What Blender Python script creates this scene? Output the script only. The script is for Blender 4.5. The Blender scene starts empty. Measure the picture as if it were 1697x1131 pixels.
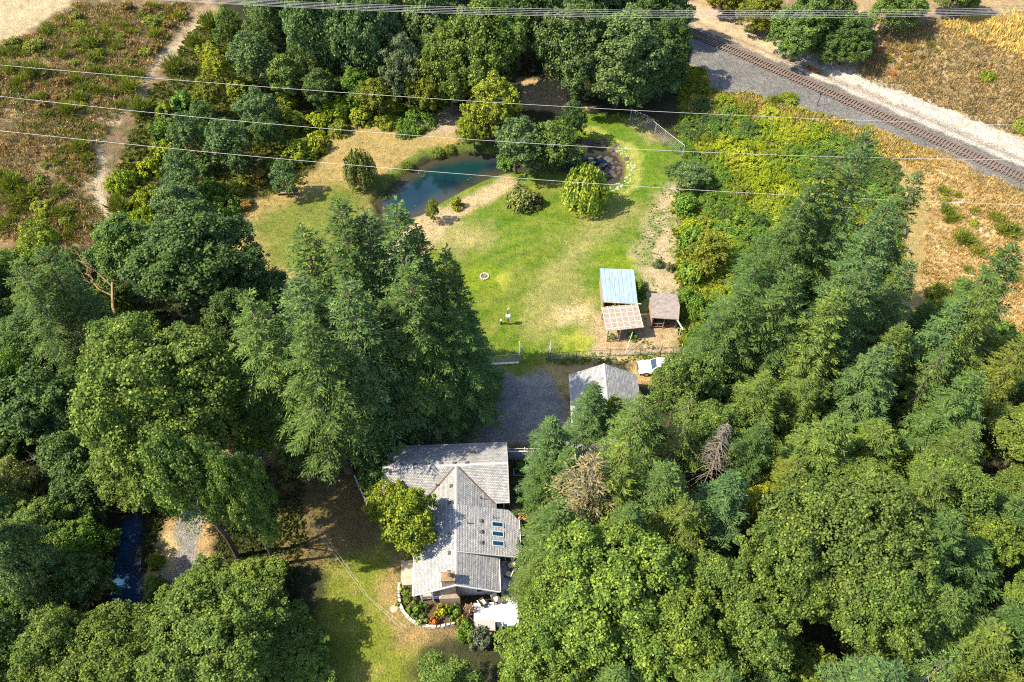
import bpy, math, random
import numpy as np
from mathutils import Vector, Matrix

# ------------------------------------------------------------------ camera, sky, sun, exposure
scene = bpy.context.scene
COL = scene.collection
FPX, CAM_H, PITCH, CX, CY = 1320.0, 80.0, math.radians(50.5), 848.5, 565.5   # focal in photo pixels, metres, look-down angle
cam_d = bpy.data.cameras.new('camera'); cam = bpy.data.objects.new('camera', cam_d); COL.objects.link(cam)
cam_d.sensor_fit = 'HORIZONTAL'; cam_d.sensor_width = 36.0; cam_d.lens = 36.0 * FPX / 1697.0
cam_d.clip_start = 0.5; cam_d.clip_end = 5000
cam.location = (0, 0, CAM_H); cam.rotation_euler = (math.pi / 2 - PITCH, 0, 0)
scene.camera = cam

SUN_EL = math.radians(50); SH = math.radians(10)          # shadows fall to +x and a little to +y
sd = Vector((math.cos(SH) * math.cos(SUN_EL), math.sin(SH) * math.cos(SUN_EL), -math.sin(SUN_EL)))
world = bpy.data.worlds.new('World'); scene.world = world; world.use_nodes = True
wn = world.node_tree.nodes; wl = world.node_tree.links
bg = wn['Background']; sky = wn.new('ShaderNodeTexSky'); sky.sky_type = 'NISHITA'; sky.sun_disc = False
sky.sun_elevation = SUN_EL; sky.sun_rotation = math.atan2(-sd.x, -sd.y)
wl.new(sky.outputs[0], bg.inputs[0]); bg.inputs[1].default_value = 0.15
sun_d = bpy.data.lights.new('sun', 'SUN'); sun_d.energy = 4.6; sun_d.angle = math.radians(0.53); sun_d.color = (1.0, 0.89, 0.69)
sun = bpy.data.objects.new('sun', sun_d); COL.objects.link(sun)
sun.rotation_euler = sd.to_track_quat('-Z', 'Y').to_euler(); sun.location = (-60, -20, 90)
scene.cycles.filter_width = 1.1; scene.cycles.use_denoising = False
vs = scene.view_settings
vs.view_transform = 'Standard'; vs.look = 'None'; vs.exposure = 1.5; vs.gamma = 1.0; vs.use_curve_mapping = False

# ------------------------------------------------------------------ helpers
rnd = random.Random(7)
NPR = np.random.default_rng(11)
FW = np.array([0, math.cos(PITCH), -math.sin(PITCH)]); UP = np.array([0, math.sin(PITCH), math.cos(PITCH)])

def sstep(a, b, x):
    t = np.clip((x - a) / (b - a), 0, 1); return t * t * (3 - 2 * t)

_lat = np.random.default_rng(3).random((256, 256))
def vnoise(x, y, s):
    x = np.asarray(x) / s + 37.3; y = np.asarray(y) / s + 91.7
    xi = np.floor(x).astype(int); yi = np.floor(y).astype(int); fx = x - xi; fy = y - yi
    fx = fx * fx * (3 - 2 * fx); fy = fy * fy * (3 - 2 * fy)
    L = lambda a, b: _lat[a % 256, b % 256]
    return (L(xi, yi) * (1 - fx) + L(xi + 1, yi) * fx) * (1 - fy) + (L(xi, yi + 1) * (1 - fx) + L(xi + 1, yi + 1) * fx) * fy
def fbm(x, y, s, o=3):
    r = 0; a = .5; t = 0
    for k in range(o):
        r = r + a * vnoise(x + 13 * k, y - 7 * k, s); t += a; a *= .5; s *= .5
    return r / t

def ray(px, py, z):
    d = FW * FPX + np.array([px - CX, 0, 0]) + UP * (CY - py)
    t = (z - CAM_H) / d[2]; return float(d[0] * t), float(d[1] * t)

RA = np.array(ray(1250, 100, 1.0)); RB = np.array(ray(1690, 293, 1.0))        # the railway centre line
RD = (RB - RA) / np.linalg.norm(RB - RA); RN = np.array([-RD[1], RD[0]])       # RN points to the far (upper right) side
if RN[0] < 0: RN = -RN
def rail_d(x, y): return (x - RA[0]) * RN[0] + (y - RA[1]) * RN[1]
def rail_s(x, y): return (x - RA[0]) * RD[0] + (y - RA[1]) * RD[1]

def poly_sd(P, x, y):          # signed distance, positive inside
    P = np.asarray(P); n = len(P); d2 = np.full(np.shape(x), 1e9); ins = np.zeros(np.shape(x), bool)
    for i in range(n):
        a = P[i]; b = P[(i + 1) % n]; e = b - a; L = e @ e + 1e-12
        t = np.clip(((x - a[0]) * e[0] + (y - a[1]) * e[1]) / L, 0, 1)
        d2 = np.minimum(d2, (x - a[0] - t * e[0]) ** 2 + (y - a[1] - t * e[1]) ** 2)
        c = ((a[1] > y) != (b[1] > y)) & (x < (b[0] - a[0]) * (y - a[1]) / (b[1] - a[1] + 1e-12) + a[0]); ins ^= c
    return np.where(ins, 1, -1) * np.sqrt(d2)
def line_d(P, x, y):
    P = np.asarray(P); d2 = np.full(np.shape(x), 1e9)
    for i in range(len(P) - 1):
        a = P[i]; b = P[i + 1]; e = b - a; L = e @ e + 1e-12
        t = np.clip(((x - a[0]) * e[0] + (y - a[1]) * e[1]) / L, 0, 1)
        d2 = np.minimum(d2, (x - a[0] - t * e[0]) ** 2 + (y - a[1] - t * e[1]) ** 2)
    return np.sqrt(d2)

POND = [ray(*p, 0) for p in ((612, 330), (640, 305), (665, 283), (715, 258), (760, 250), (815, 245), (880, 250), (935, 240), (985, 236), (1022, 246),
                             (1038, 270), (1034, 295), (1008, 306), (975, 296), (930, 282), (880, 280), (838, 285), (815, 292), (775, 310), (738, 330), (700, 354), (672, 362), (630, 352))]
STREAM = [ray(*p, 0) for p in ((190, 838), (240, 842), (236, 880), (232, 930), (236, 985), (228, 1040), (190, 1060), (172, 1000), (172, 940), (178, 880))]

def height(x, y):
    x = np.asarray(x, float); y = np.asarray(y, float)
    hill = 11 * sstep(34, 95, -x + (y - 90) * .15) * sstep(55, 105, y)
    d = rail_d(x, y); s = rail_s(x, y)
    on = sstep(-40, -8, s)
    bed = 1.0 * sstep(-17, -6.5, d) * on
    bank = (6.0 * sstep(7.5, 24, d) - .55 * np.exp(-((d - 5.3) / 1.1) ** 2)) * on
    rough = (fbm(x, y, 9) - .5) * 1.0 * np.clip(hill / 5 + bank / 4, 0, 1) + (fbm(x, y, 2.2, 2) - .5) * .22 * np.clip(hill / 4 + bank / 3, 0, 1)
    pit = -1.5 * sstep(-.7, 1.6, poly_sd(POND, x, y)) - 1.4 * sstep(-.8, 1.0, poly_sd(STREAM, x, y))
    return hill + bed + bank + rough + pit
def hz(x, y): return float(height(x, y))
def at(px, py):                 # the point of the terrain a photo pixel shows
    z = 0.0
    for _ in range(14):
        x, y = ray(px, py, z); z = .5 * z + .5 * hz(x, y)
    return x, y
def atz(px, py, z): return ray(px, py, z)
def pxm(x, y, z):               # photo pixels per metre at a point
    return FPX / (FW @ np.array([x, y, z - CAM_H]))

def link(o, parent=None):
    COL.objects.link(o)
    if parent is not None: o.parent = parent
    return o
def tag(o, label=None, cat=None, group=None, kind=None):
    if label: o['label'] = label
    if cat: o['category'] = cat
    if group: o['group'] = group
    if kind: o['kind'] = kind
    return o
def empty(name, loc, rz=0, label=None, cat=None, group=None):
    o = bpy.data.objects.new(name, None); o.empty_display_size = .5
    o.location = loc; o.rotation_euler = (0, 0, rz); link(o); return tag(o, label, cat, group)

class MB:
    """collects boxes, tubes and faces into one mesh"""
    def __init__(s): s.v = []; s.f = []; s.uv = {}; s.mi = []
    def face(s, pts, uv=None, m=0):
        n = len(s.v); s.v += [tuple(p) for p in pts]; s.f.append(tuple(range(n, n + len(pts)))); s.mi.append(m)
        if uv: s.uv[len(s.f) - 1] = uv
        return s
    def hexa(s, b, t, m=0):      # 4 bottom points, 4 top points
        n = len(s.v); s.v += [tuple(p) for p in b] + [tuple(p) for p in t]
        for q in ((3, 2, 1, 0), (4, 5, 6, 7), (0, 1, 5, 4), (1, 2, 6, 5), (2, 3, 7, 6), (3, 0, 4, 7)):
            s.f.append(tuple(n + k for k in q)); s.mi.append(m)
        return s
    def box(s, x0, x1, y0, y1, z0, z1, m=0):
        return s.hexa(((x0, y0, z0), (x1, y0, z0), (x1, y1, z0), (x0, y1, z0)), ((x0, y0, z1), (x1, y0, z1), (x1, y1, z1), (x0, y1, z1)), m)
    def bar(s, a, b, w, h=None, m=0):   # square bar from a to b
        h = h or w; a = Vector(a); b = Vector(b); d = (b - a).normalized()
        u = d.cross(Vector((0, 0, 1))); u = Vector((1, 0, 0)) if u.length < 1e-4 else u.normalized(); k = u.cross(d)
        u *= w / 2; k *= h / 2
        return s.hexa((a - u - k, a + u - k, a + u + k, a - u + k), (b - u - k, b + u - k, b + u + k, b - u + k), m)
    def tube(s, pts, rad, n=6, cap=True, m=0):
        pts = [Vector(p) for p in pts]; base = len(s.v)
        for i, p in enumerate(pts):
            d = (pts[min(i + 1, len(pts) - 1)] - pts[max(i - 1, 0)]).normalized()
            u = d.orthogonal().normalized() if abs(d.z) > .9 else d.cross(Vector((0, 0, 1))).normalized()
            if abs(d.z) > .9: u = (Vector((1, 0, 0)) - d * d.x).normalized()
            k = d.cross(u); r = rad[i] if hasattr(rad, '__len__') else rad
            for j in range(n):
                a = 2 * math.pi * j / n; s.v.append(tuple(p + u * (math.cos(a) * r) + k * (math.sin(a) * r)))
        for i in range(len(pts) - 1):
            for j in range(n):
                a = base + i * n + j; b = base + i * n + (j + 1) % n
                s.f.append((a, b, b + n, a + n)); s.mi.append(m)
        if cap:
            s.f.append(tuple(base + j for j in range(n))[::-1]); s.f.append(tuple(base + (len(pts) - 1) * n + j for j in range(n))); s.mi += [m, m]
        return s
    def mesh(s, name, mats, smooth=False):
        me = bpy.data.meshes.new(name); me.from_pydata(s.v, [], s.f)
        for m in (mats if isinstance(mats, (list, tuple)) else [mats]): me.materials.append(m)
        me.polygons.foreach_set('material_index', s.mi)
        if s.uv:
            L = me.uv_layers.new(name='UVMap')
            for fi, uv in s.uv.items():
                for k, li in enumerate(me.polygons[fi].loop_indices): L.data[li].uv = uv[k]
        if smooth: me.polygons.foreach_set('use_smooth', [True] * len(s.f))
        me.update(); return me
    def build(s, name, mats, parent=None, smooth=False, **kw):
        o = bpy.data.objects.new(name, s.mesh(name, mats, smooth)); link(o, parent); return tag(o, **kw)

def np_mesh(name, V, F, mat, col=None, smooth=False):
    V = np.asarray(V, np.float32); F = np.asarray(F, np.int32); k = F.shape[1]
    me = bpy.data.meshes.new(name); me.vertices.add(len(V)); me.vertices.foreach_set('co', V.ravel())
    me.loops.add(F.size); me.loops.foreach_set('vertex_index', F.ravel())
    me.polygons.add(len(F)); me.polygons.foreach_set('loop_start', np.arange(0, F.size, k, dtype=np.int32))
    if smooth: me.polygons.foreach_set('use_smooth', np.ones(len(F), bool))
    me.update(calc_edges=True)
    if col is not None:
        a = me.attributes.new('Col', 'FLOAT_COLOR', 'POINT'); a.data.foreach_set('color', np.asarray(col, np.float32).ravel())
    if mat: me.materials.append(mat)
    return me

# ------------------------------------------------------------------ materials
def new_mat(name):
    m = bpy.data.materials.new(name); m.use_nodes = True; n = m.node_tree.nodes; l = m.node_tree.links
    return m, n, l, n['Principled BSDF']
def mathn(n, l, op, a, b=None):
    k = n.new('ShaderNodeMath'); k.operation = op
    for i, v in enumerate((a, b)):
        if v is None: continue
        if isinstance(v, (int, float)): k.inputs[i].default_value = v
        else: l.new(v, k.inputs[i])
    return k.outputs[0]
def mixc(n, l, t, fac, a, b):
    k = n.new('ShaderNodeMix'); k.data_type = 'RGBA'; k.blend_type = t
    for i, v in ((0, fac), (6, a), (7, b)):
        if isinstance(v, (int, float)): k.inputs[i].default_value = v
        elif isinstance(v, tuple): k.inputs[i].default_value = (*v, 1) if len(v) == 3 else v
        else: l.new(v, k.inputs[i])
    return k.outputs[2]
def ramp(n, l, src, stops):
    k = n.new('ShaderNodeValToRGB'); e = k.color_ramp.elements
    while len(e) < len(stops): e.new(.5)
    for q, (p, c) in zip(e, stops): q.position = p; q.color = (*c, 1) if len(c) == 3 else c
    l.new(src, k.inputs[0]); return k.outputs[0]
def noise(n, l, vec, sc, det=4, rough=.6):
    k = n.new('ShaderNodeTexNoise'); k.inputs['Scale'].default_value = sc; k.inputs['Detail'].default_value = det; k.inputs['Roughness'].default_value = rough
    if vec is not None: l.new(vec, k.inputs['Vector'])
    return k.outputs['Fac']
def bump(n, l, b, h, st=.5, dist=.05):
    k = n.new('ShaderNodeBump'); k.inputs['Strength'].default_value = st; k.inputs['Distance'].default_value = dist
    l.new(h, k.inputs['Height']); l.new(k.outputs[0], b.inputs['Normal'])

def simple(name, c, rough=.7, metal=0, var=.25, sc=6, bmp=.15, spec=.3):
    m, n, l, b = new_mat(name)
    tc = n.new('ShaderNodeTexCoord').outputs['Object']
    f = noise(n, l, tc, sc); lo = tuple(x * (1 - var) for x in c); hi = tuple(min(1, x * (1 + var)) for x in c)
    l.new(ramp(n, l, f, [(.3, lo), (.7, hi)]), b.inputs['Base Color'])
    b.inputs['Roughness'].default_value = rough; b.inputs['Metallic'].default_value = metal; b.inputs['Specular IOR Level'].default_value = spec
    if bmp: bump(n, l, b, noise(n, l, tc, sc * 4), bmp, .02)
    return m

def ground_material():
    m, n, l, b = new_mat('ground_cover')
    at_ = n.new('ShaderNodeAttribute'); at_.attribute_name = 'Col'
    geo = n.new('ShaderNodeNewGeometry').outputs['Position']
    f1 = noise(n, l, geo, 5.0, 3, .7); f2 = noise(n, l, geo, 1.1, 4, .65); f3 = noise(n, l, geo, .22, 4, .6)
    vor = n.new('ShaderNodeTexVoronoi'); vor.inputs['Scale'].default_value = 7; l.new(geo, vor.inputs['Vector'])
    c = mixc(n, l, 'MULTIPLY', 1.0, at_.outputs['Color'], ramp(n, l, f1, [(.25, (.45, .45, .45)), (.5, (.95, .95, .95)), (.75, (1.6, 1.6, 1.6))]))
    c = mixc(n, l, 'MULTIPLY', .85, c, ramp(n, l, f2, [(.25, (.6, .66, .62)), (.5, (1, 1, 1)), (.78, (1.45, 1.32, 1.15))]))
    c = mixc(n, l, 'MULTIPLY', .5, c, ramp(n, l, f3, [(.3, (.72, .8, .75)), (.7, (1.25, 1.15, 1.1))]))
    # stones / gravel where the alpha of the colour says so
    g = mixc(n, l, 'MULTIPLY', at_.outputs['Alpha'], c, ramp(n, l, vor.outputs['Color'], [(.1, (.6, .6, .62)), (.9, (1.4, 1.38, 1.35))]))
    l.new(g, b.inputs['Base Color']); b.inputs['Roughness'].default_value = .95; b.inputs['Specular IOR Level'].default_value = .1
    bump(n, l, b, mathn(n, l, 'ADD', f1, f2), .9, .22)
    return m

def leaf_material(name, rough=.65, trans=.2, spec=.1):
    m, n, l, b = new_mat(name)
    oi = n.new('ShaderNodeObjectInfo'); geo = n.new('ShaderNodeNewGeometry'); tc = n.new('ShaderNodeTexCoord').outputs['Object']
    r = geo.outputs['Random Per Island']; f = noise(n, l, geo.outputs['Position'], .55, 3)
    c = mixc(n, l, 'MULTIPLY', 1.0, oi.outputs['Color'], ramp(n, l, r, [(0, (.38, .46, .46)), (.5, (.95, .95, .95)), (.88, (1.45, 1.38, 1.1)), (1, (2.0, 1.85, 1.4))]))
    c = mixc(n, l, 'MULTIPLY', .8, c, ramp(n, l, f, [(.3, (.64, .76, .72)), (.55, (1.05, 1.03, .95)), (.75, (1.42, 1.3, .9))]))
    l.new(c, b.inputs['Base Color']); b.inputs['Roughness'].default_value = rough; b.inputs['Specular IOR Level'].default_value = spec
    t = n.new('ShaderNodeBsdfTranslucent'); l.new(mixc(n, l, 'MULTIPLY', 1.0, c, (1.25, 1.25, .5)), t.inputs['Color'])
    mx = n.new('ShaderNodeMixShader'); mx.inputs[0].default_value = trans
    l.new(b.outputs[0], mx.inputs[1]); l.new(t.outputs[0], mx.inputs[2]); l.new(mx.outputs[0], n['Material Output'].inputs['Surface'])
    return m

def shingle_material():
    m, n, l, b = new_mat('roof_shingles')
    uv = n.new('ShaderNodeTexCoord').outputs['UV']; geo = n.new('ShaderNodeNewGeometry').outputs['Position']
    br = n.new('ShaderNodeTexBrick'); l.new(uv, br.inputs['Vector']); br.offset = .5
    for k, v in (('Scale', 1.0), ('Mortar Size', .02), ('Brick Width', .24), ('Row Height', .16), ('Bias', -.1), ('Mortar Smooth', .2)): br.inputs[k].default_value = v
    br.inputs['Color1'].default_value = (.235, .238, .24, 1); br.inputs['Color2'].default_value = (.37, .372, .372, 1); br.inputs['Mortar'].default_value = (.09, .09, .092, 1)
    f = noise(n, l, geo, .9, 4); f2 = noise(n, l, geo, 18, 2)
    c = mixc(n, l, 'MULTIPLY', .8, br.outputs['Color'], ramp(n, l, f, [(.3, (.75, .76, .8)), (.7, (1.2, 1.17, 1.1))]))
    c = mixc(n, l, 'MULTIPLY', .8, c, ramp(n, l, f2, [(.32, (.68, .68, .68)), (.5, (1, 1, 1)), (.68, (1.28, 1.28, 1.28))]))
    mo = noise(n, l, geo, .35, 5, .7); c = mixc(n, l, 'MIX', ramp(n, l, mo, [(.52, (0, 0, 0)), (.7, (.55, .55, .55))]), c, (.16, .155, .12))
    l.new(c, b.inputs['Base Color']); b.inputs['Roughness'].default_value = .85; b.inputs['Specular IOR Level'].default_value = .25
    bump(n, l, b, mathn(n, l, 'ADD', br.outputs['Fac'], f2), .4, -.03)
    return m

def brick_material():
    m, n, l, b = new_mat('chimney_brick')
    tc = n.new('ShaderNodeTexCoord').outputs['Object']
    br = n.new('ShaderNodeTexBrick')
    mp = n.new('ShaderNodeMapping'); mp.inputs['Rotation'].default_value = (math.pi / 2, 0, 0); l.new(tc, mp.inputs['Vector']); l.new(mp.outputs[0], br.inputs['Vector'])
    for k, v in (('Scale', 1.0), ('Mortar Size', .02), ('Brick Width', .28), ('Row Height', .12)): br.inputs[k].default_value = v
    br.inputs['Color1'].default_value = (.25, .13, .075, 1); br.inputs['Color2'].default_value = (.4, .24, .15, 1); br.inputs['Mortar'].default_value = (.4, .36, .3, 1)
    f = noise(n, l, tc, 3)
    l.new(mixc(n, l, 'MULTIPLY', .7, br.outputs['Color'], ramp(n, l, f, [(.3, (.6, .6, .6)), (.7, (1.3, 1.3, 1.2))])), b.inputs['Base Color'])
    b.inputs['Roughness'].default_value = .9
    return m

def water_material(name, deep, shallow, sc=.13):
    m, n, l, b = new_mat(name)
    geo = n.new('ShaderNodeNewGeometry').outputs['Position']
    at_ = n.new('ShaderNodeAttribute'); at_.attribute_name = 'Col'
    f = noise(n, l, geo, sc, 3); f2 = noise(n, l, geo, 1.2, 2)
    d = mixc(n, l, 'MIX', ramp(n, l, f, [(.4, (0, 0, 0)), (.62, (1, 1, 1))]), deep, shallow)
    sep = n.new('ShaderNodeSeparateColor'); l.new(at_.outputs['Color'], sep.inputs[0])
    c = mixc(n, l, 'MIX', sep.outputs[0], (.035, .032, .02), d)
    l.new(c, b.inputs['Base Color']); b.inputs['Roughness'].default_value = .06; b.inputs['Specular IOR Level'].default_value = .5
    bump(n, l, b, f2, .08, .05)
    return m

def wood_material(name, c, dirn=0, sc=1.0):
    m, n, l, b = new_mat(name)
    tc = n.new('ShaderNodeTexCoord').outputs['Object']
    mp = n.new('ShaderNodeMapping'); s = [14, 14, 14]; s[dirn] = 1.2; mp.inputs['Scale'].default_value = [k * sc for k in s]; l.new(tc, mp.inputs['Vector'])
    f = noise(n, l, mp.outputs[0], 1, 4); r = n.new('ShaderNodeNewGeometry').outputs['Random Per Island']
    cc = ramp(n, l, f, [(.3, tuple(x * .65 for x in c)), (.7, tuple(x * 1.3 for x in c))])
    cc = mixc(n, l, 'MULTIPLY', .8, cc, ramp(n, l, r, [(0, (.8, .8, .8)), (1, (1.2, 1.2, 1.2))]))
    l.new(cc, b.inputs['Base Color']); b.inputs['Roughness'].default_value = .8; b.inputs['Specular IOR Level'].default_value = .2
    bump(n, l, b, f, .3, .01); return m

def metal_roof_material():
    m, n, l, b = new_mat('galvanized_roof')
    tc = n.new('ShaderNodeTexCoord').outputs['Object']
    f = noise(n, l, tc, 1.6, 4); g = noise(n, l, tc, 9, 3)
    mp = n.new('ShaderNodeMapping'); mp.inputs['Scale'].default_value = (3.0, .5, 1); l.new(tc, mp.inputs['Vector']); s = noise(n, l, mp.outputs[0], 1.5, 4)
    c = ramp(n, l, s, [(.3, (.17, .23, .28)), (.5, (.24, .31, .37)), (.7, (.29, .37, .42))])
    c = mixc(n, l, 'MIX', ramp(n, l, f, [(.62, (0, 0, 0)), (.72, (.55, .55, .55))]), c, (.13, .12, .11))
    c = mixc(n, l, 'MULTIPLY', .5, c, ramp(n, l, g, [(.3, (.75, .75, .75)), (.7, (1.15, 1.15, 1.15))]))
    l.new(c, b.inputs['Base Color']); b.inputs['Roughness'].default_value = .55; b.inputs['Metallic'].default_value = .25
    return m

M = {}
M['ground'] = ground_material()
M['leaf'] = leaf_material('broad_leaves'); M['needle'] = leaf_material('needles', .7, .16, .08)
M['grass'] = leaf_material('dry_grass_blades', .8, .3, .1)
M['bark'] = simple('bark', (.10, .075, .055), .95, sc=3, var=.4, bmp=.6, spec=.1); M['dead'] = simple('dead_wood', (.16, .135, .115), .9, sc=4, var=.3, spec=.1)
M['dead_brown'] = simple('mossy_dead_wood', (.22, .14, .08), .9, sc=4, var=.35, spec=.1)
M['shingle'] = shingle_material(); M['brick'] = brick_material()
M['white'] = simple('white_paint', (.72, .72, .70), .6, var=.08); M['siding'] = simple('pale_siding', (.45, .46, .46), .7, var=.1)
M['trim'] = simple('grey_trim', (.30, .295, .285), .6, var=.1)
M['ridge'] = simple('ridge_shingle', (.31, .31, .31), .85, var=.25, sc=8)
M['glass'] = simple('dark_glass', (.02, .035, .05), .08, var=.1, bmp=0, spec=.6)
M['skyglass'] = simple('skylight_glass', (.008, .026, .055), .05, var=.1, bmp=0, spec=.5)
M['skyframe'] = simple('skylight_frame', (.30, .36, .37), .5, var=.1); M['darkmetal'] = simple('dark_metal', (.05, .048, .045), .6, var=.2)
M['vent'] = simple('vent_cap', (.07, .065, .06), .7, var=.2); M['flash'] = simple('valley_flashing', (.09, .055, .04), .7, var=.2)
M['deck'] = wood_material('deck_boards_grey', (.47, .475, .49), 1); M['wood'] = wood_material('weathered_timber', (.24, .17, .12), 2)
M['batten'] = simple('pale_batten', (.50, .45, .38), .8, var=.2); M['lattice'] = simple('brown_roof_panel', (.22, .175, .135), .8, var=.3, sc=3)
M['shedroof'] = simple('brown_roll_roofing', (.19, .16, .145), .85, var=.3, sc=2.2)
M['metalroof'] = metal_roof_material()
M['concrete'] = simple('concrete', (.34, .27, .20), .9, var=.2, sc=2.5); M['stone'] = simple('pale_stone', (.36, .33, .285), .9, var=.35, sc=3)
M['rock'] = simple('white_rock', (.29, .275, .24), .9, var=.3, sc=3); M['darkrock'] = simple('dark_rock', (.07, .055, .05), .9, var=.4, sc=3)
M['rust'] = simple('rusty_rail', (.15, .095, .07), .6, var=.25, sc=2, spec=.4); M['tie'] = simple('tarred_tie', (.12, .095, .078), .9, var=.5, sc=2)
M['carwhite'] = simple('white_car_paint', (.78, .78, .77), .3, var=.02, bmp=0, spec=.5); M['rubber'] = simple('rubber', (.02, .02, .02), .85, var=.2)
M['chrome'] = simple('chrome', (.5, .5, .5), .25, 1.0, var=.05, bmp=0); M['lamp'] = simple('headlight_glass', (.6, .6, .58), .15, var=.05, bmp=0)
M['wire'] = simple('power_cable', (.46, .43, .43), .4, .3, var=.05, bmp=0); M['net'] = simple('fence_wire', (.36, .38, .36), .5, .2, var=.1, bmp=0)
M['grey_post'] = simple('galvanized_post', (.42, .43, .42), .5, .4, var=.15); M['cushion'] = simple('beige_cushion', (.50, .44, .34), .9, var=.12)
M['wicker'] = simple('dark_wicker', (.07, .06, .055), .8, var=.3, sc=20); M['cover'] = simple('taupe_cover', (.30, .25, .23), .8, var=.15)
M['bluepipe'] = simple('pale_blue_pipe', (.36, .47, .5), .5, var=.1); M['pond'] = water_material('pond_water', (.003, .010, .022), (.004, .024, .025))
M['stream'] = water_material('stream_water', (.022, .062, .13), (.014, .035, .075), .5)

# ------------------------------------------------------------------ terrain
X0, X1, Y0, Y1, ST = -118, 118, 14, 182, .4
gx = np.arange(X0, X1 + .01, ST); gy = np.arange(Y0, Y1 + .01, ST); NX, NY = len(gx), len(gy)
GX, GY = np.meshgrid(gx, gy); HX = GX.ravel(); HY = GY.ravel()
HZ = height(HX, HY) + (fbm(HX, HY, 1.4, 2) - .5) * .10
wx = HX + (fbm(HX, HY, 4.0) - .5) * 3.4 + (fbm(HX, HY, 1.2, 2) - .5) * 1.2; wy = HY + (fbm(HX + 50, HY, 4.0) - .5) * 3.4 + (fbm(HX, HY + 80, 1.2, 2) - .5) * 1.2
COLR = np.zeros((len(HX), 4), np.float32); ZONE = np.zeros(len(HX), np.int8)
def poly(*p): return [at(*q) for q in p]
def paint(mask, c, zone=None, a=None):
    m = mask[:, None] if np.ndim(mask) else mask
    COLR[:, :3] = COLR[:, :3] * (1 - m) + np.array(c[:3], np.float32) * m
    if a is not None: COLR[:, 3] = COLR[:, 3] * (1 - mask) + a * mask
    if zone is not None: ZONE[mask > .5] = zone
def pm(P, w=.8, nz=True): return sstep(-w, w, poly_sd(P, wx if nz else HX, wy if nz else HY))
def lm(P, r, w=.5, nz=True): return 1 - sstep(r - w, r + w, line_d(P, wx if nz else HX, wy if nz else HY))
NZ1 = fbm(HX, HY, 6.0, 4); NZ2 = fbm(HX + 200, HY, 2.0, 3); NZ3 = fbm(HX, HY + 300, 14.0, 3)
ZN = ['forest_floor', 'hillside', 'dirt_path', 'meadow', 'lawn', 'gravel_driveway', 'yard', 'gravel_road', 'railway_ballast', 'rubble_bank', 'dry_slope', 'bramble_ground', 'garden_soil', 'brush_ground']
paint(np.ones(len(HX)), (.045, .048, .022), 0, .1)
# left hillside: dry brown scrub with a dirt track
hillP = poly((-60, -40), (460, -40), (360, 20), (330, 60), (230, 190), (190, 330), (215, 400), (0, 420), (-60, 420))
paint(pm(hillP), (.235, .165, .09), 1); paint(pm(hillP) * sstep(.56, .72, NZ1), (.42, .31, .19)); paint(pm(hillP) * sstep(.54, .62, NZ2) * .7, (.12, .11, .045))
paint(pm(poly((-60, -40), (160, -40), (115, 15), (60, 45), (30, 60), (-60, 75))), (.44, .34, .21), 2)
# brush between path and pond, bramble field by the railway
paint(pm(poly((340, 30), (560, 60), (760, 150), (700, 200), (560, 215), (500, 300), (420, 330), (350, 390), (220, 400), (190, 330), (230, 190))), (.095, .098, .03), 13)
brP = poly((1130, 190), (1125, 110), (1160, 115), (1185, 155), (1240, 160), (1440, 215), (1500, 330), (1480, 480), (1130, 600), (1122, 380), (1135, 260))
paint(pm(brP), (.13, .13, .03), 11); paint(pm(brP) * sstep(.5, .65, NZ1), (.24, .19, .07))
# dry meadow left of the pond
paint(pm(poly((352, 385), (430, 330), (520, 280), (560, 215), (640, 190), (760, 180), (770, 235), (700, 262), (640, 315), (610, 345), (560, 470), (400, 480))), (.33, .25, .10), 3)
paint(pm(poly((420, 375), (470, 335), (560, 310), (610, 330), (590, 460), (450, 440)), 2.2), (.15, .18, .035))
paint(pm(poly((640, 330), (612, 325), (650, 280), (720, 250), (790, 243), (780, 252), (720, 262), (660, 300))), (.10, .14, .03))
# lawn
lawnP = poly((560, 470), (690, 352), (740, 325), (830, 288), (900, 282), (1020, 310), (1042, 290), (1040, 262), (1020, 240), (960, 228), (900, 160), (960, 180), (1048, 192), (1130, 262), (1126, 590), (905, 597), (905, 618), (800, 626), (700, 640), (560, 600))
paint(pm(lawnP, .5), (.120, .190, .018), 4)
LM = pm(lawnP, .5)
paint(LM * sstep(.5, .64, NZ1) * .6, (.17, .19, .03)); paint(LM * sstep(.5, .62, NZ3) * .7, (.095, .18, .013)); paint(LM * sstep(.57, .68, NZ2) * .4, (.23, .205, .07))
mow = fbm(HX, HY, 12) * 9 + line_d([at(*p) for p in ((700, 360), (780, 315), (870, 285), (960, 300), (1030, 320), (1060, 280), (1020, 225))], HX, HY)
paint(LM * sstep(.2, .9, np.sin(mow * 2 * np.pi / 2.6)) * .6, (.17, .21, .03)); paint(LM * sstep(.2, .9, -np.sin(mow * 2 * np.pi / 2.6)) * .5, (.085, .15, .014))
DIRT = (.44, .33, .19)
paint(pm(poly((676, 372), (700, 352), (745, 338), (790, 318), (835, 294), (862, 300), (838, 318), (800, 340), (770, 362), (735, 395), (700, 440), (600, 470))), DIRT, 3)
paint(pm(poly((720, 400), (760, 370), (820, 380), (810, 410), (750, 420)), 2.5) * .65, (.40, .32, .15))
paint(pm(poly((862, 130), (915, 128), (950, 160), (985, 186), (940, 190), (905, 182), (870, 182))), (.42, .31, .17), 3)
paint(pm(poly((690, 185), (745, 165), (770, 190), (745, 230), (715, 225))), (.36, .30, .20))
paint(pm(poly((1085, 305), (1128, 300), (1128, 600), (1060, 592), (1075, 520), (1060, 430), (1052, 420), (1075, 360)), 1.2), (.43, .34, .21), 12)
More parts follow.
